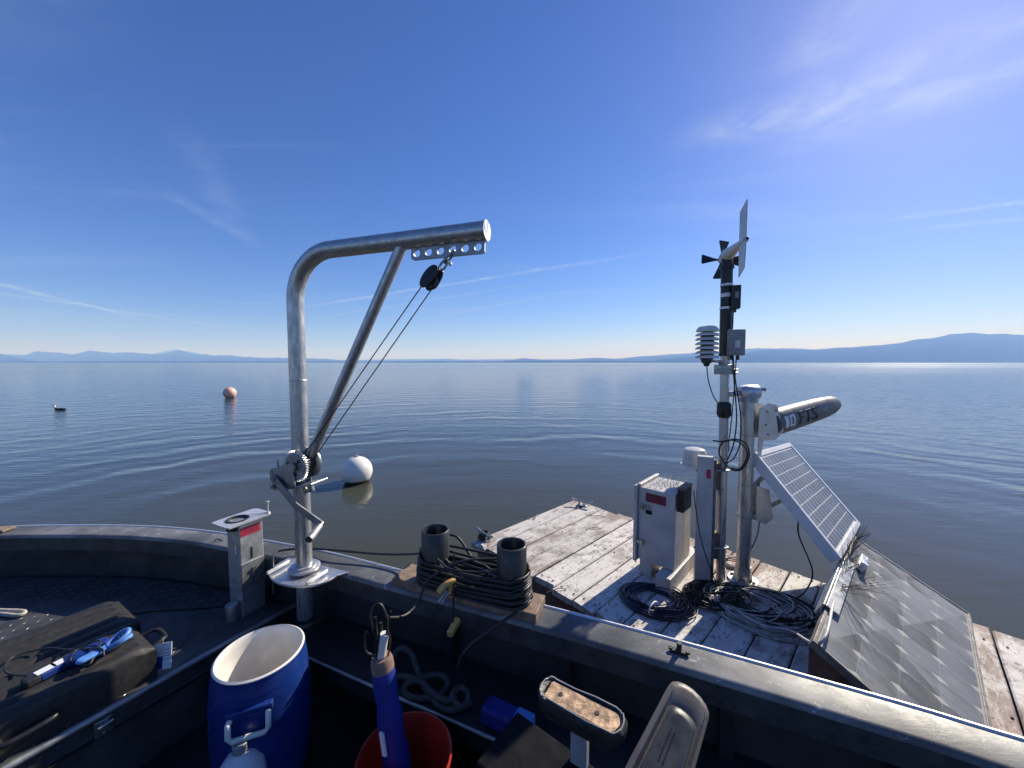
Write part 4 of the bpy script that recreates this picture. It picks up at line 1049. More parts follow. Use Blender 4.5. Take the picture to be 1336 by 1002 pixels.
# ------------------------------------------------------------------ white equipment box, timber post, beacon
th = rad(-43); eu = V((math.cos(th), math.sin(th), 0)); ev = V((-eu.y, eu.x, 0))
bw, bd_, bh = .235, .30, .485
bc0 = G(879, 746, ZR + .10)                 # lower front right corner
def E(u, v, z): return bc0 - eu * (bw - u) + ev * v + UP * z       # u 0..bw left to right, v 0..bd_ front to back
eb = thing('equipment_box', E(bw / 2, bd_ / 2, 0), 'white enamelled equipment box with red labels on the raft', 'cabinet')
MB().obox(E(bw / 2, bd_ / 2, bh / 2), eu * bw / 2, ev * bd_ / 2, UP * bh / 2).build('body', 'white_enamel', eb, 0, .006)
MB().obox(E(-.014, bd_ / 2 - .01, bh / 2 - .002), eu * .011, ev * (bd_ / 2 + .012), UP * (bh / 2 + .012)).build('door', 'white_enamel', eb, 0, .004)
MB().obox(E(.003, bd_ / 2, bh + .012), eu * .012, ev * (bd_ / 2 + .004), UP * .010).build('rain_lip', 'white_enamel', eb, 0, .003)
MB().obox(E(bw * .48, -.001, bh * .885), eu * .065, ev * .0015, UP * .029).build('label', 'red_dull', eb, 0)
MB().obox(E(bw * .28, -.001, bh * .755), eu * .022, ev * .0015, UP * .016).build('label', 'grey_plastic', eb, 0)
MB().obox(E(bw * .30, -.001, bh * .685), eu * .020, ev * .0015, UP * .013).build('label', 'card', eb, 0)
for z_ in (.74, .25):
    MB().obox(E(.0, -.010, bh * z_), eu * .030, ev * .004, UP * .011).obox(E(.034, -.010, bh * z_), eu * .006, ev * .008, UP * .017).build('latch', 'zinc', eb, 0, .002)
spikes('bird_spike', [E(.06 + (k % 5) * .035, .05 + (k // 5) * .05, bh) for k in range(25)], UP, eu, .055, 4, 'short bird spikes on the white equipment box lid', 'alu_bright', .0009, .9, strip=False)
# timber runner the box stands on, and post behind it
ra, rcx = ac(913, 762)
pbase = G(916, 762, ZR)
run = thing('timber_skid', E(bw - .02, .1, -.1), 'white painted timber runner under the equipment box', 'timber')
MB().obox(E(bw - .03, .16, -.052), eu * .045, ev * .26, UP * .049).build('runner', 'white_enamel', run, 0, .004)
MB().obox(E(.05, .16, -.052), eu * .04, ev * .15, UP * .049).build('runner', 'white_enamel', run, 0, .004)
tp = thing('timber_post', pbase, 'grey white timber post with small red label beside the equipment box', 'post')
pu2 = V((math.cos(rad(-20)), math.sin(rad(-20)), 0)); pv2 = perp(pu2); phh = (D(916, 596, pbase.y).z - ZR) / 2
MB().obox(pbase + UP * phh + pv2 * .02, pu2 * .045, pv2 * .022, UP * phh).build('board', 'white_enamel', tp, 0, .003)
MB().obox(pbase + UP * (phh - .012) + pv2 * .05 + pu2 * .045, pu2 * .02, pv2 * .03, UP * (phh - .014)).build('board', 'lumber', tp, 0, .003)
MB().obox(pbase + UP * (phh * 1.74) + pu2 * .018 - pv2 * .003, pu2 * .012, pv2 * .001, UP * .028).build('label', 'red_label', tp, 0)
for py in (612, 712):
    q = m1(py); q2 = pbase + pv2 * .03; q2 = V((q2.x, q2.y, q.z))
    MB().tube(smoothpath([q2 - pu2 * .055 - pv2 * .03, q - pv2 * .036 - pu2 * .0, q + pu2 * .036, q + pv2 * .036], 4), .0055, 8).build('strap', 'zinc', tp, 40)
for (p0_, p1_) in ((605, 640), (695, 730)):
    q = m1((p0_ + p1_) / 2); MB().obox(q - pu2 * .045 + pv2 * .01, pu2 * .024, pv2 * .03, UP * ((p1_ - p0_) / 2 / F * q.y)).build('spacer_block', 'lumber', tp, 0, .003)
kb = D(893, 650, bc0.y + .03)
kk = boxthing('black_box', kb, eu, ev, .02, .075, .070, 'black_plastic', 'black plastic box fixed on the upper corner of the white cabinet', 'box', .004)
MB().obox(kb + UP * .074, eu * .022, ev * .077, UP * .006).build('lid', 'lumber', kk, 0, .002)
bcn = D(906, 606, pbase.y + .16)
be = thing('beacon', bcn, 'clear ribbed beacon lamp behind the timber post top', 'lamp')
MB().lathe([(0, 0), (.074, 0), (.076, .012), (.072, .016), (.072, .05), (.069, .052), (.072, .056), (.070, .085), (.060, .104), (.035, .112), (0, .114)], bcn, 32).build('lens', 'lens', be, 40)
MB().lathe([(0, .004), (.05, .004), (.045, .075), (0, .085)], bcn, 20).build('inner_lamp', 'white_plastic', be, 40)
MB().lathe([(0, -.014), (.085, -.014), (.085, 0), (0, 0)], bcn, 32).build('base', 'white_plastic', be, 40)
q = pbase + pv2 * .06; MB().tube([bcn - UP * .02, V((q.x, q.y, bcn.z - .03)), V((q.x, q.y, bcn.z - .15))], .012, 8).build('bracket', 'zinc', be, 40)

# ------------------------------------------------------------------ cables on the raft
def coil(name, cpt, rx, ry, turns, r, matn, label, jit=.02, ang=0, height=.04, n=30, cat='cable'):
    # every turn has its own size, centre and tilt, blended smoothly into the next
    pts = []; ex = random.uniform(0, 6); U = random.uniform; K_ = turns + 2
    par = [(U(.58, 1.08), U(-1, 1) * jit * 2.2, U(-1, 1) * jit * 2.2, U(-1, 1) * jit * 5, U(0, 1), U(0, 6.28)) for _ in range(K_)]
    c_, s_ = math.cos(ang), math.sin(ang)
    for k in range(turns * n):
        t_ = k / n; i_ = int(t_); f_ = t_ - i_; f_ = f_ * f_ * (3 - 2 * f_); q = 2 * math.pi * t_
        g = [par[i_][m_] * (1 - f_) + par[i_ + 1][m_] * f_ for m_ in range(5)]
        rr = g[0] * (1 + jit * .8 * noise.noise(V((t_ * 2.6, ex, 3.))))
        x_ = math.cos(q) * rx * rr; y_ = math.sin(q) * ry * rr
        ct, st = math.cos(g[3]), math.sin(g[3]); x_, y_ = x_ * ct - y_ * st * .8 + rx * g[1], x_ * st * .8 + y_ * ct + ry * g[2]
        z_ = r + height * (.25 + .75 * t_ / turns) * (.5 + .5 * math.sin(q + par[i_][5] * (1 - f_) + par[i_ + 1][5] * f_)) * g[4]
        pts.append(V(cpt) + V((x_ * c_ - y_ * s_, x_ * s_ + y_ * c_, max(z_, r))))
    return tag(MB().tube(pts, r, 6).build(name, matn, None, 80), label, cat)
coil('cable_coil', G(855, 785, ZR), .20, .155, 36, .0034, 'cable_blue', 'blue black cable coil lying in the shade of the equipment box', .075, rad(-20), .05)
coil('cable_coil', G(932, 778, ZR), .17, .12, 22, .0045, 'black_rubber', 'tangled black cable heap at the foot of the slim mast', .16, rad(20), .09)
coil('cable_coil', G(985, 797, ZR), .24, .19, 22, .0034, 'cable_grey', 'loose pale grey cable coil on the raft between mast and old panel', .17, rad(-30), .06)
coil('cable_coil', G(998, 790, ZR), .27, .17, 12, .0042, 'black_rubber', 'wide black cable loop lying around the pale grey coil', .045, rad(-35), .05)
coil('cable_coil', G(957, 735, ZR), .10, .09, 6, .004, 'cable_grey', 'small grey cable loop behind the slim mast foot', .08, 0, .03)
tag(ring(MB(), G(852, 800, ZR) + UP * .03, uc, UP, .05, .03, .004).build('cable_tie', 'paper', None, 60), 'pale tie around the blue black cable coil', 'cable tie')
def cable(name, pts, r, matn, label, per=8, cat='cable'):
    return tag(MB().tube(smoothpath(pts, per), r, 8).build(name, matn, None, 80), label, cat)
y1 = m1b.y - .05
cable('sensor_cable', [D(922, 476, y1 - .06), D(924, 495, y1 - .06), D(930, 515, y1 - .03), D(938, 528, y1), D(941, 532, y1 + .02)], .0032, 'black_rubber', 'thin black cable drooping from the radiation shield to the mast')
cable('sensor_cable', [D(957, 400, y1), D(956, 420, y1), D(955, 450, y1 + .04), D(958, 500, y1), D(961, 545, y1), D(957, 580, y1), D(949, 600, y1), D(945, 612, y1)], .004, 'black_rubber', 'black cable running down from the sensor box beside the mast')
cable('sensor_cable', [D(956, 462, y1), D(960, 500, y1), D(966, 540, y1 - .02), D(966, 575, y1 - .02), D(958, 597, y1 - .02), D(948, 605, y1), D(944, 615, y1)], .0036, 'black_rubber', 'black cable looping from the junction box down to the mast clamp')
cable('sensor_cable', [D(961, 462, y1), D(957, 520, y1), D(953, 560, y1), D(951, 575, y1), D(951, 590, y1)], .0032, 'black_rubber', 'short straight black cable under the junction box')
cable('cable_loop', [D(930, 575, y1), D(945, 576, y1 - .02), D(960, 573, y1 - .05), D(974, 580, y1 - .06), D(977, 596, y1 - .06), D(968, 612, y1 - .05), D(955, 613, y1 - .02), D(944, 602, y1), D(938, 590, y1), D(942, 578, y1 - .02), D(952, 574, y1 - .04), D(966, 578, y1 - .05), D(975, 592, y1 - .05), D(966, 611, y1 - .05), D(950, 610, y1)], .0046, 'black_rubber', 'black cable looped between the two masts above the raft')
cable('power_cable', [D(990, 628, m2b.y + .02), D(990.5, 650, m2b.y + .02), D(991, 675, m2b.y + .02), D(988, 697, m2b.y + .02), D(981, 714, m2b.y + .01), D(976, 722, m2b.y)], .0055, 'grey_plastic', 'grey flexible conduit curving beside the thick mast')
pA = SP(sl * .62, sw * .12, -FT); cpts = [pA, pA + V((.0, 0, -.12)), D(1060, 745, pA.y + .05), G(1050, 772, ZR + .04), G(1030, 785, ZR + .006), G(1012, 792, ZR + .008), G(995, 800, ZR + .02), G(1000, 812, ZR + .03), G(1030, 818, ZR + .03)]
cable('power_cable', cpts, .0045, 'black_rubber', 'black cable hanging from the tilted solar panel to the deck')
cable('sensor_cable', [D(905, 640, pbase.y - .05), D(908, 665, pbase.y - .05), D(915, 705, pbase.y - .05), D(926, 740, pbase.y - .03), G(933, 757, ZR + .01)], .0032, 'black_rubber', 'black cable slanting down across the timber post')
cable('conduit', [G(965, 800, ZR + .05), G(1000, 818, ZR + .05), G(1030, 822, ZR + .06), BP(.02, pwid_ - .01, .01), BP(.015, pwid_ * .72, .012)], .006, 'cable_grey', 'pale grey conduit lying up against the old panel corner')

# ------------------------------------------------------------------ cable drums on the gunwale: two upright pipes on a plank
pc1 = G(567, 775, ZG); pc2 = G(668, 797, ZG)
def gun(px, inset):
    j = min(range(len(LINE) - 1), key=lambda i: abs(proj(LINE[i])[0] - px) + (0 if LINE[i].y > 0 else 9999))
    best = None
    for i in range(max(j - 1, 0), min(j + 1, len(LINE) - 1)):
        for k in range(21):
            p = lerp(LINE[i], LINE[i + 1], k / 20); t_ = (LINE[i + 1] - LINE[i]).normalized(); q = p + V((t_.y, -t_.x, 0)) * inset
            e_ = abs(proj(q)[0] - px)
            if best is None or e_ < best[0]: best = (e_, q, t_)
    return best[1], best[2]
g1, gt = gun(569, .055); g2, _ = gun(668, .055)
gt = (g2 - g1).normalized(); gnn = V((gt.y, -gt.x, 0))
p0_, _ = gun(524, .05); p1_, _ = gun(706, .05)
plk = thing('pipe_rack', (p0_ + p1_) / 2, 'weathered board on the gunwale holding two upright dark grey pipes', 'rack')
MB().obox((p0_ + p1_) / 2 + UP * .019 + gnn * .0, gt * ((p1_ - p0_).length / 2), gnn * .062, UP * .018).build('board', 'lumber', plk, 0, .004)
for p in (g1, g2):
    MB().lathe([(.0575, .036), (.0575, .252), (.0555, .254), (.0500, .254), (.0485, .251), (.0485, .036)], p, 40, closed=True).build('upright_pipe', 'pvc_grey', plk, 50)
# the black hose wound around both
pts = []; NT_ = 13; ex = 2.2
half = (g2 - g1).length / 2; cen = (g1 + g2) / 2
for k in range(NT_ * 40):
    t_ = k / 40; lay = t_ / NT_; q = 2 * math.pi * (t_ % 1)
    rr = .0645 + .012 * (1 - lay) + .008 * abs(noise.noise(V((t_ * .8, 2, 1))))
    z_ = .046 + .112 * lay + .008 * noise.noise(V((t_ * 1.7, 0, 4)))
    if int(t_) % 3 == 1: fig8 = 1
    else: fig8 = 0
    x_ = math.cos(q); sgn = 1 if x_ >= 0 else -1
    ca = math.cos(q) * rr; sa_ = math.sin(q) * rr
    e_ = sgn * half * min(1, abs(math.cos(q)) * 3.2)
    yv = sa_ * (1 if not fig8 else math.cos(q) * 1.25)
    sag = (1 - min(1, abs(math.cos(q)) * 1.6)) * (-.014 + .03 * noise.noise(V((int(t_) * 1.3, q * .3, 7))))
    pts.append(cen + gt * (e_ + ca) + gnn * yv + UP * (max(z_ + sag, .044)))
# slack bights sagging between the pipes
bights = MB()
for i_, (za, zb_, dip) in enumerate(((.16, .15, -.02), (.13, .12, -.03), (.10, .14, -.045), (.15, .09, -.03), (.12, .1, -.02), (.14, .13, .0), (.09, .1, -.01))):
    off = gnn * (.052 - i_ * .014)
    bights.tube(smoothpath([g1 + gt * .04 + off + UP * za, g1 + gt * .11 + off * 1.3 + UP * ((za * 2 + zb_) / 3 + dip * .8), cen + gt * .04 + off * .8 + UP * ((za + zb_) / 2 + dip), g2 - gt * .09 + off * .7 + UP * zb_ * .95, g2 - gt * .03 + off * 1.3 + UP * zb_], 6), .0052, 7)
HOSE = thing('hose', cen, 'long black hose wound around the two upright pipes', 'hose')
MB().tube(pts, .0055, 7).build('turns', 'black_rubber', HOSE, 80); bights.build('slack_bights', 'black_rubber', HOSE, 80)
def above(px, py, p, dz=0): return D(px, py, p.y)
cable('deck_cable', [D(357, 775, 1.60), D(356, 735, 1.66), D(358, 722, 1.74), D(375, 717, 1.78), D(410, 716, 1.80), D(440, 718, 1.76), D(500, 723, 1.72), D(545, 722, 1.68), D(549, 715, 1.64), D(556, 722, 1.58)], .0055, 'black_rubber', 'black cable stretched from the davit plate to the pipe rack')
cable('hose_end', [D(585, 697, 1.62), D(598, 702, 1.60), D(612, 722, 1.58), D(625, 740, 1.55), D(645, 755, 1.50), D(652, 758, 1.47)], .0055, 'black_rubber', 'black hose end arching off the pipe farther along the gunwale')
cable('hose_end', [D(650, 729, 1.46), D(610, 731, 1.44), D(580, 742, 1.42), D(556, 760, 1.40), D(546, 785, 1.34), D(530, 802, 1.28), D(512, 806, 1.22), D(503, 804, 1.19)], .0052, 'black_rubber', 'black hose crossing in front of the pipes down into the boat')
cable('hose_end', [g2 + gt * .072 + UP * .075, D(693, 780, 1.38), D(676, 797, 1.33), D(650, 815, 1.27), D(622, 835, 1.25), D(603, 855, 1.25), D(597, 872, 1.25)], .0055, 'black_rubber', 'black hose leading from the right hand pipe down inside the hull')
# yellow spring clamp and its handles
kc = D(590, 768, 1.41)
clp = thing('spring_clamp', kc, 'yellow spring clamp with black tips clipped on the hose', 'clamp')
def K(px, py, dy=0): return D(px, py, 1.40 + dy)
MB().prism([(-.012, -.036), (.012, -.030), (.020, .012), (.012, .036), (-.004, .040), (-.014, .022)], kc - V((0, .01, 0)), V((1, 0, 0)), UP, -.02).build('jaw', 'yellow', clp, 20, .004)
MB().tube(smoothpath([K(594, 757, -.02), K(586, 760, -.03), K(579, 765, -.04), K(572, 773, -.05)], 4), [.008, .009, .010, .011, .0115, .012, .0125, .0125, .0125, .0125, .0125, .012, .011], 10).build('handle', 'yellow', clp, 50)
MB().tube([K(586, 772, -.03), K(575, 788, -.05)], .0055, 8).tube([K(583, 770, -.03), K(572, 786, -.055)], .0055, 8).build('spring_arm', 'grey_plastic', clp, 50)
stk = thing('hanging_stick', K(590, 812), 'yellow wooden stick end hanging under the gunwale on a dark cord', 'stick')
MB().tube([K(592, 722, .0), K(592, 780, -.02), K(591, 812, -.02)], .0035, 6).build('cord', 'black_rubber', stk, 40)
MB().obox(K(592, 818, -.02), V((.011, -.004, 0)), V((.014, .02, .016)), V((0, -.004, .013))).build('stick', 'yellow', stk, 0, .003)

# ------------------------------------------------------------------ inside the boat
# blue water barrel
bt = D(340, 852, 1.29); brd = 104 / 2 / F * 1.29
zb0 = ZF; zb1 = bt.z + .0
bar = thing('barrel', V((bt.x, bt.y, zb0)), 'open blue plastic barrel with white liner and grey handle', 'barrel')
hB = zb1 - zb0
r0 = brd
MB().lathe([(r0 * .98, 0), (r0 * 1.04, .02), (r0 * 1.1, hB * .2), (r0 * 1.13, hB * .5), (r0 * 1.12, hB * .72), (r0 * 1.08, hB - .075), (r0 * 1.075, hB - .06), (r0 * 1.055, hB - .052), (r0 * 1.06, hB - .04), (r0 * 1.035, hB - .034), (r0 * 1.04, hB - .022), (r0 * 1.02, hB - .016), (r0 * 1.02, hB), (r0 * .985, hB), (r0 * .985, .01), (0, .01), (0, 0)], V((bt.x, bt.y, zb0)), 56).build('shell', 'blue_plastic', bar, 50)
MB().lathe([(r0 * .98, hB - .002), (r0 * 1.015, hB + .006), (r0 * .97, hB + .010), (r0 * .94, hB + .002), (r0 * .93, hB - .02), (r0 * .92, .03), (0, .025), (0, .022), (r0 * .96, .022)], V((bt.x, bt.y, zb0)), 56, closed=True).build('liner', 'white_plastic', bar, 50)
hcen = V((bt.x, bt.y, 0)); tocam = V((-bt.x + .02, -bt.y, 0)).normalized(); tocam = Matrix.Rotation(rad(-14), 3, 'Z') @ tocam; hs_ = perp(tocam); rz = r0 * 1.12; zh = zb1 - .085
hp = [hcen + tocam * (rz - .01) - hs_ * .05 + UP * zh, hcen + tocam * (rz + .016) - hs_ * .055 + UP * (zh - .012), hcen + tocam * (rz + .02) - hs_ * .055 + UP * (zh - .05), hcen + tocam * (rz + .02) - hs_ * .045 + UP * (zh - .064), hcen + tocam * (rz + .02) + hs_ * .045 + UP * (zh - .064), hcen + tocam * (rz + .02) + hs_ * .055 + UP * (zh - .05), hcen + tocam * (rz + .016) + hs_ * .055 + UP * (zh - .012), hcen + tocam * (rz - .01) + hs_ * .05 + UP * zh]
MB().tube(hp, .0085, 10).build('handle', 'white_plastic', bar, 50)
MB().obox(hcen + tocam * (rz - .004) + UP * (zh + .004), hs_ * .065, tocam * .012, UP * .012).build('handle_mount', 'blue_plastic', bar, 0, .004)
# translucent jug
jc_ = D(313, 968, 1.13); jz = jc_.z
jug = thing('jug', V((jc_.x, jc_.y, ZF)), 'cloudy plastic jug with ribbed cap in front of the blue barrel', 'jug')
hj = jz - ZF - .022
MB().lathe([(0, 0), (.062, 0), (.068, .012), (.068, hj - .09), (.062, hj - .055), (.04, hj - .022), (.02, hj - .012), (.018, hj), (0, hj)], V((jc_.x, jc_.y, ZF)), 32).build('body', 'jug', jug, 60)
MB().lathe([(0, -.006), (.0215, -.006), (.0215, .019), (.019, .022), (0, .022)], V((jc_.x, jc_.y, ZF + hj)), 28).build('cap', 'grey_plastic', jug, 30)
# mooring rope heap in the shadow beside the barrel
coil('rope_coil', V((-1.02, 1.06, ZF)), .085, .11, 9, .010, 'rope_dark', 'brown rope coil in the shadow beside the barrel', .10, .4, .16, cat='rope')
# red bucket and the blue sleeve
rk = D(528, 984, 1.05); rr = 128 / 2 / F * 1.05; 
bk = thing('bucket', V((rk.x, rk.y, ZF)), 'red plastic bucket holding a blue fabric sleeve', 'bucket')
hb = rk.z - ZF
MB().lathe([(0, 0), (rr * .78, 0), (rr * .80, .01), (rr * .98, hb - .03), (rr * 1.0, hb - .028), (rr * 1.02, hb - .004), (rr * 1.0, hb), (rr * .975, hb - .002), (rr * .955, hb - .03), (rr * .77, .012), (0, .012)], V((rk.x, rk.y, ZF)), 48).build('wall', 'red_plastic', bk, 50)
s0_ = V((rk.x + .0, rk.y + .02, ZF + .03)); s1_ = D(499, 868, 1.10)
slv = thing('sleeve_bag', s0_, 'blue fabric sleeve with instrument leads sticking out, standing in the bucket', 'bag')
sv_ = (s1_ - s0_)
ptsS = [s0_ + sv_ * (k / 14) for k in range(15)]
MB().tube(ptsS, [.045 + .003 * math.sin(k * 2.1) - .0009 * k for k in range(15)], 20).build('sleeve', 'blue_fabric', slv, 60)
MB().tube([s1_ - sv_ * .02, s1_ + sv_ * .03, s1_ + sv_ * .05], [.034, .033, .029], 18).build('cuff', 'skin_cuff', slv, 50)
top_ = s1_ + sv_ * .05
MB().tube([top_, top_ + V((.012, 0, .075))], .013, 12).build('probe', 'white_plastic', slv, 40)
MB().tube([top_ + V((-.01, 0, -.01)), top_ + V((-.012, -.01, .10)), top_ + V((-.012, -.01, .135))], [.008, .007, .005], 8).tube([top_ + V((.0, .012, 0)), top_ + V((-.004, .014, .10))], .006, 8).build('rod', 'black_plastic', slv, 40)
MB().tube(smoothpath([top_ + V((-.02, 0, 0)), top_ + V((-.045, -.01, .03)), top_ + V((-.04, -.01, .09)), top_ + V((-.02, 0, .05)), top_ + V((-.03, 0, .14)), top_ + V((.0, 0, .17)), top_ + V((.022, .0, .12)), top_ + V((.018, 0, .07))], 6), .0035, 6).tube(smoothpath([top_ + V((.02, 0, .0)), top_ + V((.03, 0, .05)), top_ + V((.02, 0, .1)), top_ + V((.03, .01, .14))], 6), .0028, 6).build('lead', 'black_rubber', slv, 60)
fd = V((0, -1, .25)).normalized(); fd = (fd - sv_ * fd.dot(sv_) / sv_.length_squared).normalized(); fd = (fd + sv_.cross(fd).normalized() * -.45).normalized()
for (t0_, t1_) in ((.32, .47), (.55, .68)):
    MB().obox(s0_ + sv_ * ((t0_ + t1_) / 2) + fd * .041, sv_ * ((t1_ - t0_) / 2), sv_.cross(fd).normalized() * .0075, fd * .003).build('tag', 'paper', slv, 0)
# rope heap and blue packet on the side shelf
rp = G(548, 905, ZD)
q = rp + UP * .012
def Gs(px, py, z=.012): return G(px, py, ZD + z)
tag(MB().tube(smoothpath([Gs(512, 880, .01), Gs(514, 856, .05), Gs(524, 845, .07), Gs(537, 853, .08), Gs(544, 872, .05), Gs(552, 892, .02), Gs(566, 914, .012), Gs(584, 926, .012), Gs(604, 921, .012), Gs(611, 906, .02), Gs(600, 897, .03), Gs(590, 908, .03), Gs(600, 922, .02), Gs(615, 916, .014)], 8), .0105, 8).tube(smoothpath([Gs(508, 890, .01), Gs(522, 882, .025), Gs(545, 885, .03), Gs(572, 880, .03), Gs(584, 890, .025), Gs(576, 905, .014), Gs(556, 911, .012), Gs(536, 909, .012), Gs(527, 900, .014), Gs(534, 890, .03), Gs(550, 889, .04), Gs(562, 902, .03), Gs(580, 913, .03), Gs(596, 911, .02)], 8), .0105, 8).build('shelf_rope', 'rope_dark', None, 80), 'thick grey rope lying in loops on the side shelf', 'rope')
bx0 = G(636, 925, ZD + .03); bx1 = G(682, 948, ZD + .03); bxd = (bx1 - bx0).normalized(); bxs = perp(bxd)
pk = thing('packet', (bx0 + bx1) / 2 - UP * .03, 'blue packet with light blue end lying on the side shelf', 'packet')
MB().obox((bx0 + bx1) / 2, bxd * .075, bxs * .032, UP * .028).build('body', 'blue_fabric', pk, 0, .008)
MB().obox(bx1 + bxd * .0, bxd * .032, bxs * .0345, UP * .0305).build('end_band', 'blue_light', pk, 0, .008)
# dark carton
ccx = D(702, 1000, .90); cu_ = V((math.cos(rad(-38)), math.sin(rad(-38)), 0)); cvv = perp(cu_)
ct = thing('carton', V((ccx.x, ccx.y, ZF)), 'dark grey lidded case standing on the boat floor', 'case')
hc = (ccx.z - ZF) / 2
MB().obox(V((ccx.x, ccx.y, ZF + hc - .01)), cu_ * .13, cvv * .085, UP * (hc - .012)).build('body', 'card', ct, 0, .006)
MB().obox(V((ccx.x, ccx.y, ZF + 2 * hc - .012)), cu_ * .135, cvv * .09, UP * .012).build('lid', 'card', ct, 0, .006)
MB().obox(V((ccx.x, ccx.y, ZF + 2 * hc - .02)) - cvv * .092, cu_ * .12, cvv * .002, UP * .003).build('trim', 'alu_bright', ct, 0)

# torn arm pad with bare plywood, on its post
zp = H - .88
w0 = G(713, 896, zp); w1_ = G(806, 944, zp); wd_ = (w1_ - w0).normalized(); wl = (w1_ - w0).length; ws = perp(wd_)
ap = thing('arm_pad', V(((w0.x + w1_.x) / 2, (w0.y + w1_.y) / 2, ZF)), 'torn black arm pad with bare plywood showing on a grey post', 'armrest')
def stad(l, wdt, n=8, sx=1.):
    o = []
    for k in range(n + 1): a_ = -math.pi / 2 + math.pi * k / n; o.append((l / 2 - wdt * sx + math.cos(a_) * wdt * sx, math.sin(a_) * wdt))
    for k in range(n + 1): a_ = math.pi / 2 + math.pi * k / n; o.append((-l / 2 + wdt * sx + math.cos(a_) * wdt * sx, math.sin(a_) * wdt))
    return o
wm = (w0 + w1_) / 2
poly = stad(wl + .012, .034, 8, .7)
b = MB(); m_ = len(poly); vs = []; fs = []
lay_ = [(1.0, 0.0), (1.10, 0.003), (1.15, -.004), (1.13, -.026), (1.0, -.050), (.78, -.056)]
inr = [(.96, -.004), (.95, -.018)]
rings_ = [(inr[1]), (inr[0])] + lay_
for (s_, z_) in rings_:
    for (x_, y_) in poly:
        jj = .0028 * noise.noise(V((x_ * 60, y_ * 60, s_ * 9))) if s_ > .9 else 0
        vs.append(wm + wd_ * (x_ * s_ + jj) + ws * (y_ * s_ + jj) + UP * (z_ + jj * 1.6))
for i_ in range(len(rings_) - 1):
    for k in range(m_): l = (k + 1) % m_; fs.append((i_ * m_ + k, i_ * m_ + l, (i_ + 1) * m_ + l, (i_ + 1) * m_ + k))
fs += [tuple((len(rings_) - 1) * m_ + k for k in range(m_))]
b.add(vs, fs).build('torn_cover', 'torn_vinyl', ap, 40)
# frayed pale edge of the cover
ed_ = []
for k in range(m_ * 3):
    t_ = k / 3; i_ = int(t_) % m_; l = (i_ + 1) % m_; f_ = t_ - int(t_); x_ = poly[i_][0] * (1 - f_) + poly[l][0] * f_; y_ = poly[i_][1] * (1 - f_) + poly[l][1] * f_
    jj = .004 * noise.noise(V((x_ * 160, y_ * 160, 2)))
    ed_.append(wm + wd_ * (x_ * 1.07) + ws * (y_ * 1.07 + jj) + UP * (.004 + jj))
MB().tube(ed_, .0017, 5, closed=True).build('frayed_edge', 'grey_plastic', ap, 60)
poly2 = [(max(x_ * .98, -wl * .47) + .003 * noise.noise(V((x_ * 90, y_ * 90, 4))), y_ * .88 + .004 * noise.noise(V((x_ * 70, y_ * 70, 0)))) for x_, y_ in poly]
MB().prism(poly2, wm - UP * .02, wd_, ws, .019).build('plywood', 'ply', ap, 30)
for x_ in (-.055, .045): MB().tube([wm + wd_ * x_ - UP * .002, wm + wd_ * x_ + ws * .0 + UP * .0005], .0062, 10).build('bolt_hole', 'black_rubber', ap, 40)
MB().obox(V((wm.x, wm.y, (ZF + zp - .05) / 2)) + wd_ * .0, wd_ * .022, ws * .012, UP * ((zp - .05 - ZF) / 2)).build('post', 'grey_plastic', ap, 0, .003)

# grey moulded pad with dark inset
zs = H - .70
k0 = G(905, 900, zs); k1 = D(850, 1040, .62); kd = (k1 - k0).normalized(); kl = (k1 - k0).length
kn = (V((0, 0, H)) - (k0 + k1) / 2); kn = kn - kd * kn.dot(kd); kn = (kn.normalized() * .9 + UP * .35 + V((.3, 0, 0))); kn = (kn - kd * kn.dot(kd)).normalized(); ks = kd.cross(kn).normalized()
if ks.x < 0: ks = -ks
seat = thing('seat_pad', V((k1.x, k1.y, ZF)), 'grey moulded vinyl seat arm with dark perforated inset', 'armrest')
def padpoly(wd0, wd1, l0, l1, rnd, n=8):
    o = []
    for k in range(n + 1): a_ = math.pi + math.pi * k / n; o.append((wd0 * math.cos(a_), l0 + rnd + math.sin(a_) * rnd))
    o += [(wd1, l1), (-wd1, l1)]
    return o
def padmesh(rings_, name, matn):
    b = MB(); vs = []; fs = []; m_ = len(rings_[0][0])
    for (pl2, h_) in rings_:
        for (x_, y_) in pl2: vs.append(k0 + ks * x_ + kd * y_ + kn * h_)
    for i_ in range(len(rings_) - 1):
        for k in range(m_): l = (k + 1) % m_; fs.append((i_ * m_ + k, (i_ + 1) * m_ + k, (i_ + 1) * m_ + l, i_ * m_ + l))
    fs.append(tuple((len(rings_) - 1) * m_ + k for k in range(m_))); fs.append(tuple(range(m_))[::-1])
    return b.add(vs, fs).build(name, matn, seat, 50)
padmesh([(padpoly(.036, .046, .02, kl, .022), -.07), (padpoly(.042, .052, .0, kl, .026), -.035), (padpoly(.042, .052, -.006, kl, .027), -.012), (padpoly(.039, .049, .0, kl, .025), -.001), (padpoly(.034, .044, .012, kl, .022), .003), (padpoly(.030, .036, .045, kl, .02), -.004)], 'pad_shell', 'vinyl_grey')
padmesh([(padpoly(.026, .033, .055, kl, .016), -.004), (padpoly(.027, .034, .053, kl, .017), .006), (padpoly(.024, .031, .057, kl, .015), .010), (padpoly(.018, .025, .066, kl, .011), .012)], 'inset_pad', 'vinyl_dark')
for i_ in range(2):
    b = MB()
    for k in range(10):
        p = k0 + ks * (-.012 + i_ * .008) + kd * (.10 + k * .0065) + kn * .0118; b.tube([p, p + kn * .0009], .0016, 6)
    tag(b.build('perforations', 'black_rubber', seat, 0), kind='stuff')
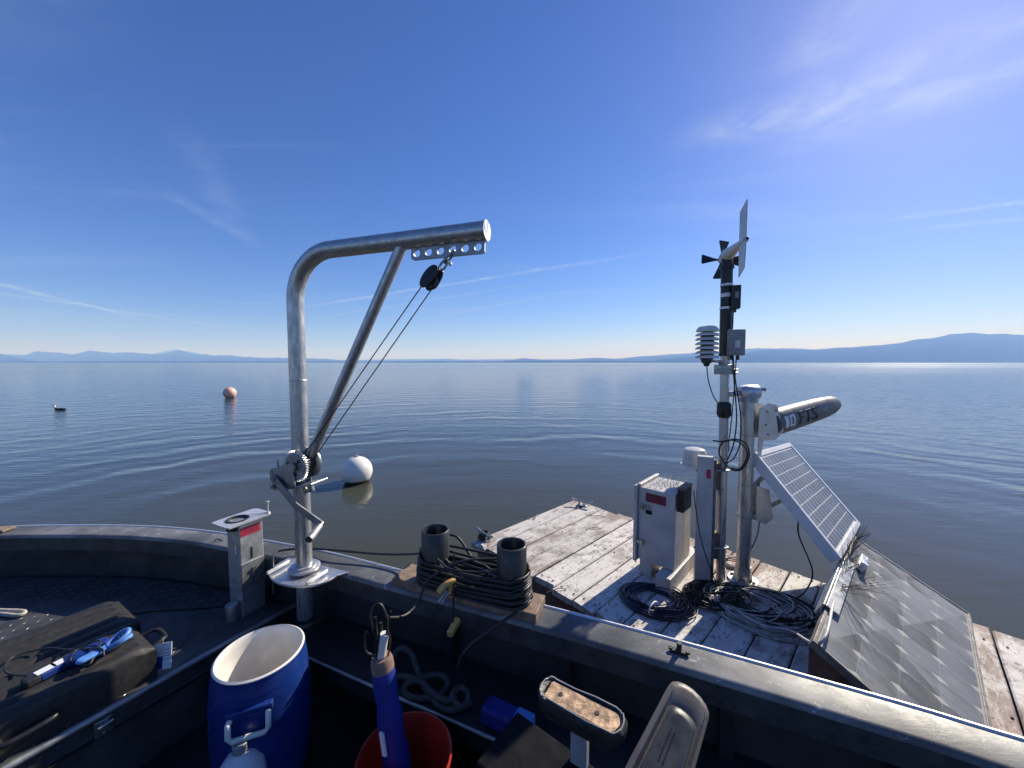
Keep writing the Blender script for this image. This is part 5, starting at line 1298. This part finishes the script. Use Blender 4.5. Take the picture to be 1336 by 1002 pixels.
b = MB().obox(V((k1.x, k1.y, (k1.z + ZF) / 2 - .03)), V((.03, 0, 0)), V((0, .03, 0)), UP * ((k1.z - ZF) / 2 - .03)); b.build('pedestal', 'vinyl_dark', seat, 0, .004)
# thin rail on the floor behind
tag(MB().tube([G(800, 976, H - 1.25), G(850, 1000, H - 1.25)], .008, 8).tube([G(802, 977, H - 1.25), V((G(802, 977, H - 1.25).x, G(802, 977, H - 1.25).y, ZF))], .008, 8).tube([G(849, 999, H - 1.25), V((G(849, 999, H - 1.25).x, G(849, 999, H - 1.25).y, ZF))], .008, 8).build('low_rail', 'alu_dull', None, 40), 'thin dull metal rail standing behind the torn arm pad', 'rail')

# ------------------------------------------------------------------ things on the bow deck
zc = ZD + .135
f0 = G(203, 838, zc); cwd = ed; cbk = back                # right front corner; the case runs along the deck edge
def CS(l, b_, z): return f0 + ed * l + back * b_ + UP * (z - .135)
case = thing('padded_case', CS(.5, .25, 0), 'black ribbed padded case lying on the bow deck', 'case')
def lobe(l0, l1, b0, b1, z1, name, rib=True):
    b = MB(); nx = 30; ny = 44; vs = []; fs = []
    for i_ in range(nx + 1):
        for j_ in range(ny + 1):
            x_ = l0 + (l1 - l0) * i_ / nx; y_ = b0 + (b1 - b0) * j_ / ny
            dx_ = min(x_ - l0, l1 - x_); dy_ = min(y_ - b0, b1 - y_)
            e_ = min(dx_, dy_)
            if dx_ < .06 and dy_ < .06: e_ = max(0, .06 - math.hypot(.06 - dx_, .06 - dy_))
            rd_ = .028; zz_ = z1 - (rd_ - math.sqrt(max(0, rd_ ** 2 - (rd_ - min(e_, rd_)) ** 2)))
            if rib and e_ > .03: zz_ += .011 * (abs(math.sin((y_ - b0) * math.pi / .052)) - .6) * min(1, (e_ - .03) / .02)
            vs.append(CS(x_, y_, zz_))
    for i_ in range(nx):
        for j_ in range(ny):
            a_ = i_ * (ny + 1) + j_; fs.append((a_, a_ + 1, a_ + ny + 2, a_ + ny + 1))
    # skirt
    per_ = [i_ * (ny + 1) for i_ in range(nx + 1)] + [nx * (ny + 1) + j_ for j_ in range(1, ny + 1)] + [i_ * (ny + 1) + ny for i_ in range(nx - 1, -1, -1)] + [j_ for j_ in range(ny - 1, 0, -1)]
    o_ = len(vs)
    for p in per_: q = vs[p]; vs.append(V((q.x, q.y, ZD + .001)))
    m_ = len(per_)
    for k in range(m_): l = (k + 1) % m_; fs.append((per_[k], per_[l], o_ + l, o_ + k))
    return b.add(vs, fs).build(name, 'black_foam', case, 35)
lobe(.0, 1.05, .0, .26, .135, 'lid_half'); lobe(-.03, 1.05, .275, .56, .125, 'lid_half')
b = MB().obox(CS(.52, .268, .06), ed * .52, back * .010, UP * .055); b.build('hinge', 'black_plastic', case, 0, .003)
for l_ in (.25, .62):
    MB().tube(smoothpath([CS(l_, -.004, .075), CS(l_ + .01, -.03, .07), CS(l_ + .10, -.03, .065), CS(l_ + .11, -.004, .07)], 5), .009, 8).build('carry_handle', 'black_plastic', case, 50)
MB().tube(smoothpath([CS(-.0, .05, .09), CS(-.04, .06, .10), CS(-.055, .10, .09), CS(-.045, .15, .10), CS(0, .17, .09)], 5), .008, 8).build('end_strap', 'black_rubber', case, 50)
# paper tag clipped to the case's end
tgp = CS(-.028, -.005, .0)
t0_ = D(213, 856, tgp.y); tu = V((.93, .1, .12)).normalized(); tv = V((.1, .28, .95)); tv = (tv - tu * tv.dot(tu)).normalized(); tn = tu.cross(tv)
tgo = thing('paper_tag', CS(-.02, 0, .02), 'white and blue paper tag hanging at the end of the padded case', 'tag')
MB().obox(t0_, tu * .030, tv * .046, tn * .001).build('card', 'paper', tgo, 0)
MB().obox(t0_ - tu * .015 - tv * .022 + tn * .0016, tu * .014, tv * .022, tn * .0006).build('blue_print', 'blue_fabric', tgo, 0)
for k in range(4): MB().obox(t0_ + tu * .006 + tv * (.022 - k * .011) + tn * .0016, tu * .018, tv * .0012, tn * .0005).build('print_line', 'grey_plastic', tgo, 0)
MB().tube(smoothpath([t0_ + tv * .04, t0_ + tv * .058 + V((-.02, .01, .0)), CS(-.03, .06, .11)], 4), .002, 6).build('string', 'black_rubber', tgo, 40)
# blue hand meter with probe and its looped lead
def M(px, py, dz=0): return G(px, py, zc + .012 + dz)
m0 = M(48, 884); m1_ = M(98, 858); mdv = (m1_ - m0).normalized(); mside = perp(mdv)
ins = thing('hand_meter', (m0 + m1_) / 2 - UP * .012, 'blue hand meter with white labels and wired probe on the padded case', 'meter')
MB().obox((m0 + m1_) / 2, mdv * ((m1_ - m0).length / 2), mside * .022, UP * .013).build('grip', 'blue_plastic', ins, 0, .007, 3)
MB().obox(m0 - mdv * .012, mdv * .018, mside * .021, UP * .0125).build('end_cap', 'black_rubber', ins, 0, .006)
for (t_, l_) in ((.22, .022), (.55, .014)): MB().obox(lerp(m0, m1_, t_) + UP * .0135, mdv * l_, mside * .015, UP * .0007).build('label', 'paper', ins, 0)
h0_ = M(100, 858, .004); h1_ = M(128, 843, .006); hdv = (h1_ - h0_).normalized(); hsd = perp(hdv)
MB().prism([(x_, y_) for x_, y_ in stad((h1_ - h0_).length + .06, .032)], (h0_ + h1_) / 2 - UP * .012, hdv, hsd, .026).build('head', 'blue_plastic', ins, 30, .006)
MB().prism(stad(.15, .016), M(138, 848, .012), (M(158, 838) - M(120, 858)).normalized(), perp((M(158, 838) - M(120, 858)).normalized()), .014).build('probe_body', 'blue_light', ins, 30, .005)
pq0 = M(140, 844, .02); pq1 = M(168, 822, .05); pdv = (pq1 - pq0).normalized(); psd = pdv.cross(UP).normalized()
b = MB(); ring(b, (pq0 + pq1) / 2, pdv, psd, (pq1 - pq0).length / 2, .024, .008, 28); b.build('probe_guard', 'blue_light', ins, 60)
for k in range(4): MB().tube([lerp(pq0, pq1, .2 + k * .2) - psd * .02, lerp(pq0, pq1, .2 + k * .2) + psd * .02], .003, 6).build('guard_bar', 'blue_plastic', ins, 50)
MB().tube(smoothpath([M(95, 866), M(92, 860, .02), M(100, 848, .02), M(130, 836, .03), M(120, 862, .012), M(112, 868, .004), M(96, 866, .0), M(60, 880, -.008), M(15, 880, -.008), M(6, 870, -.008), M(20, 856, -.008), M(60, 846, -.008), M(95, 848, .01), M(130, 846, .03), M(136, 856, .014)], 8), .0032, 7).build('lead', 'black_rubber', ins, 60)
# pale rope end on the deck by the gunwale
tag(MB().tube(smoothpath([G(-60, 800, ZD + .01), G(-10, 800, ZD + .01), G(22, 803, ZD + .01), G(32, 799, ZD + .012), G(24, 797, ZD + .014), G(-10, 796, ZD + .016), G(-60, 792, ZD + .012)], 6), .009, 8).build('deck_rope', 'rope', None, 60), 'pale rope doubled back on the sunlit bow deck', 'rope')
# thin cable lying across the deck to the post
cable('deck_lead', [G(165, 802, ZD + .005), G(200, 797, ZD + .005), G(250, 794, ZD + .005), G(295, 790, ZD + .006)], .004, 'black_rubber', 'thin dark lead lying across the bow deck to the post')
# brown board lying on the bow gunwale
bb = G(4, 691, ZG + .012)
tag(MB().obox(bb - V((.12, 0, 0)), V((.15, .005, 0)), V((0, .03, 0)), UP * .007).build('bow_board', 'lumber', None, 0, .004), 'short brown board lying on the gunwale at the bow', 'board')
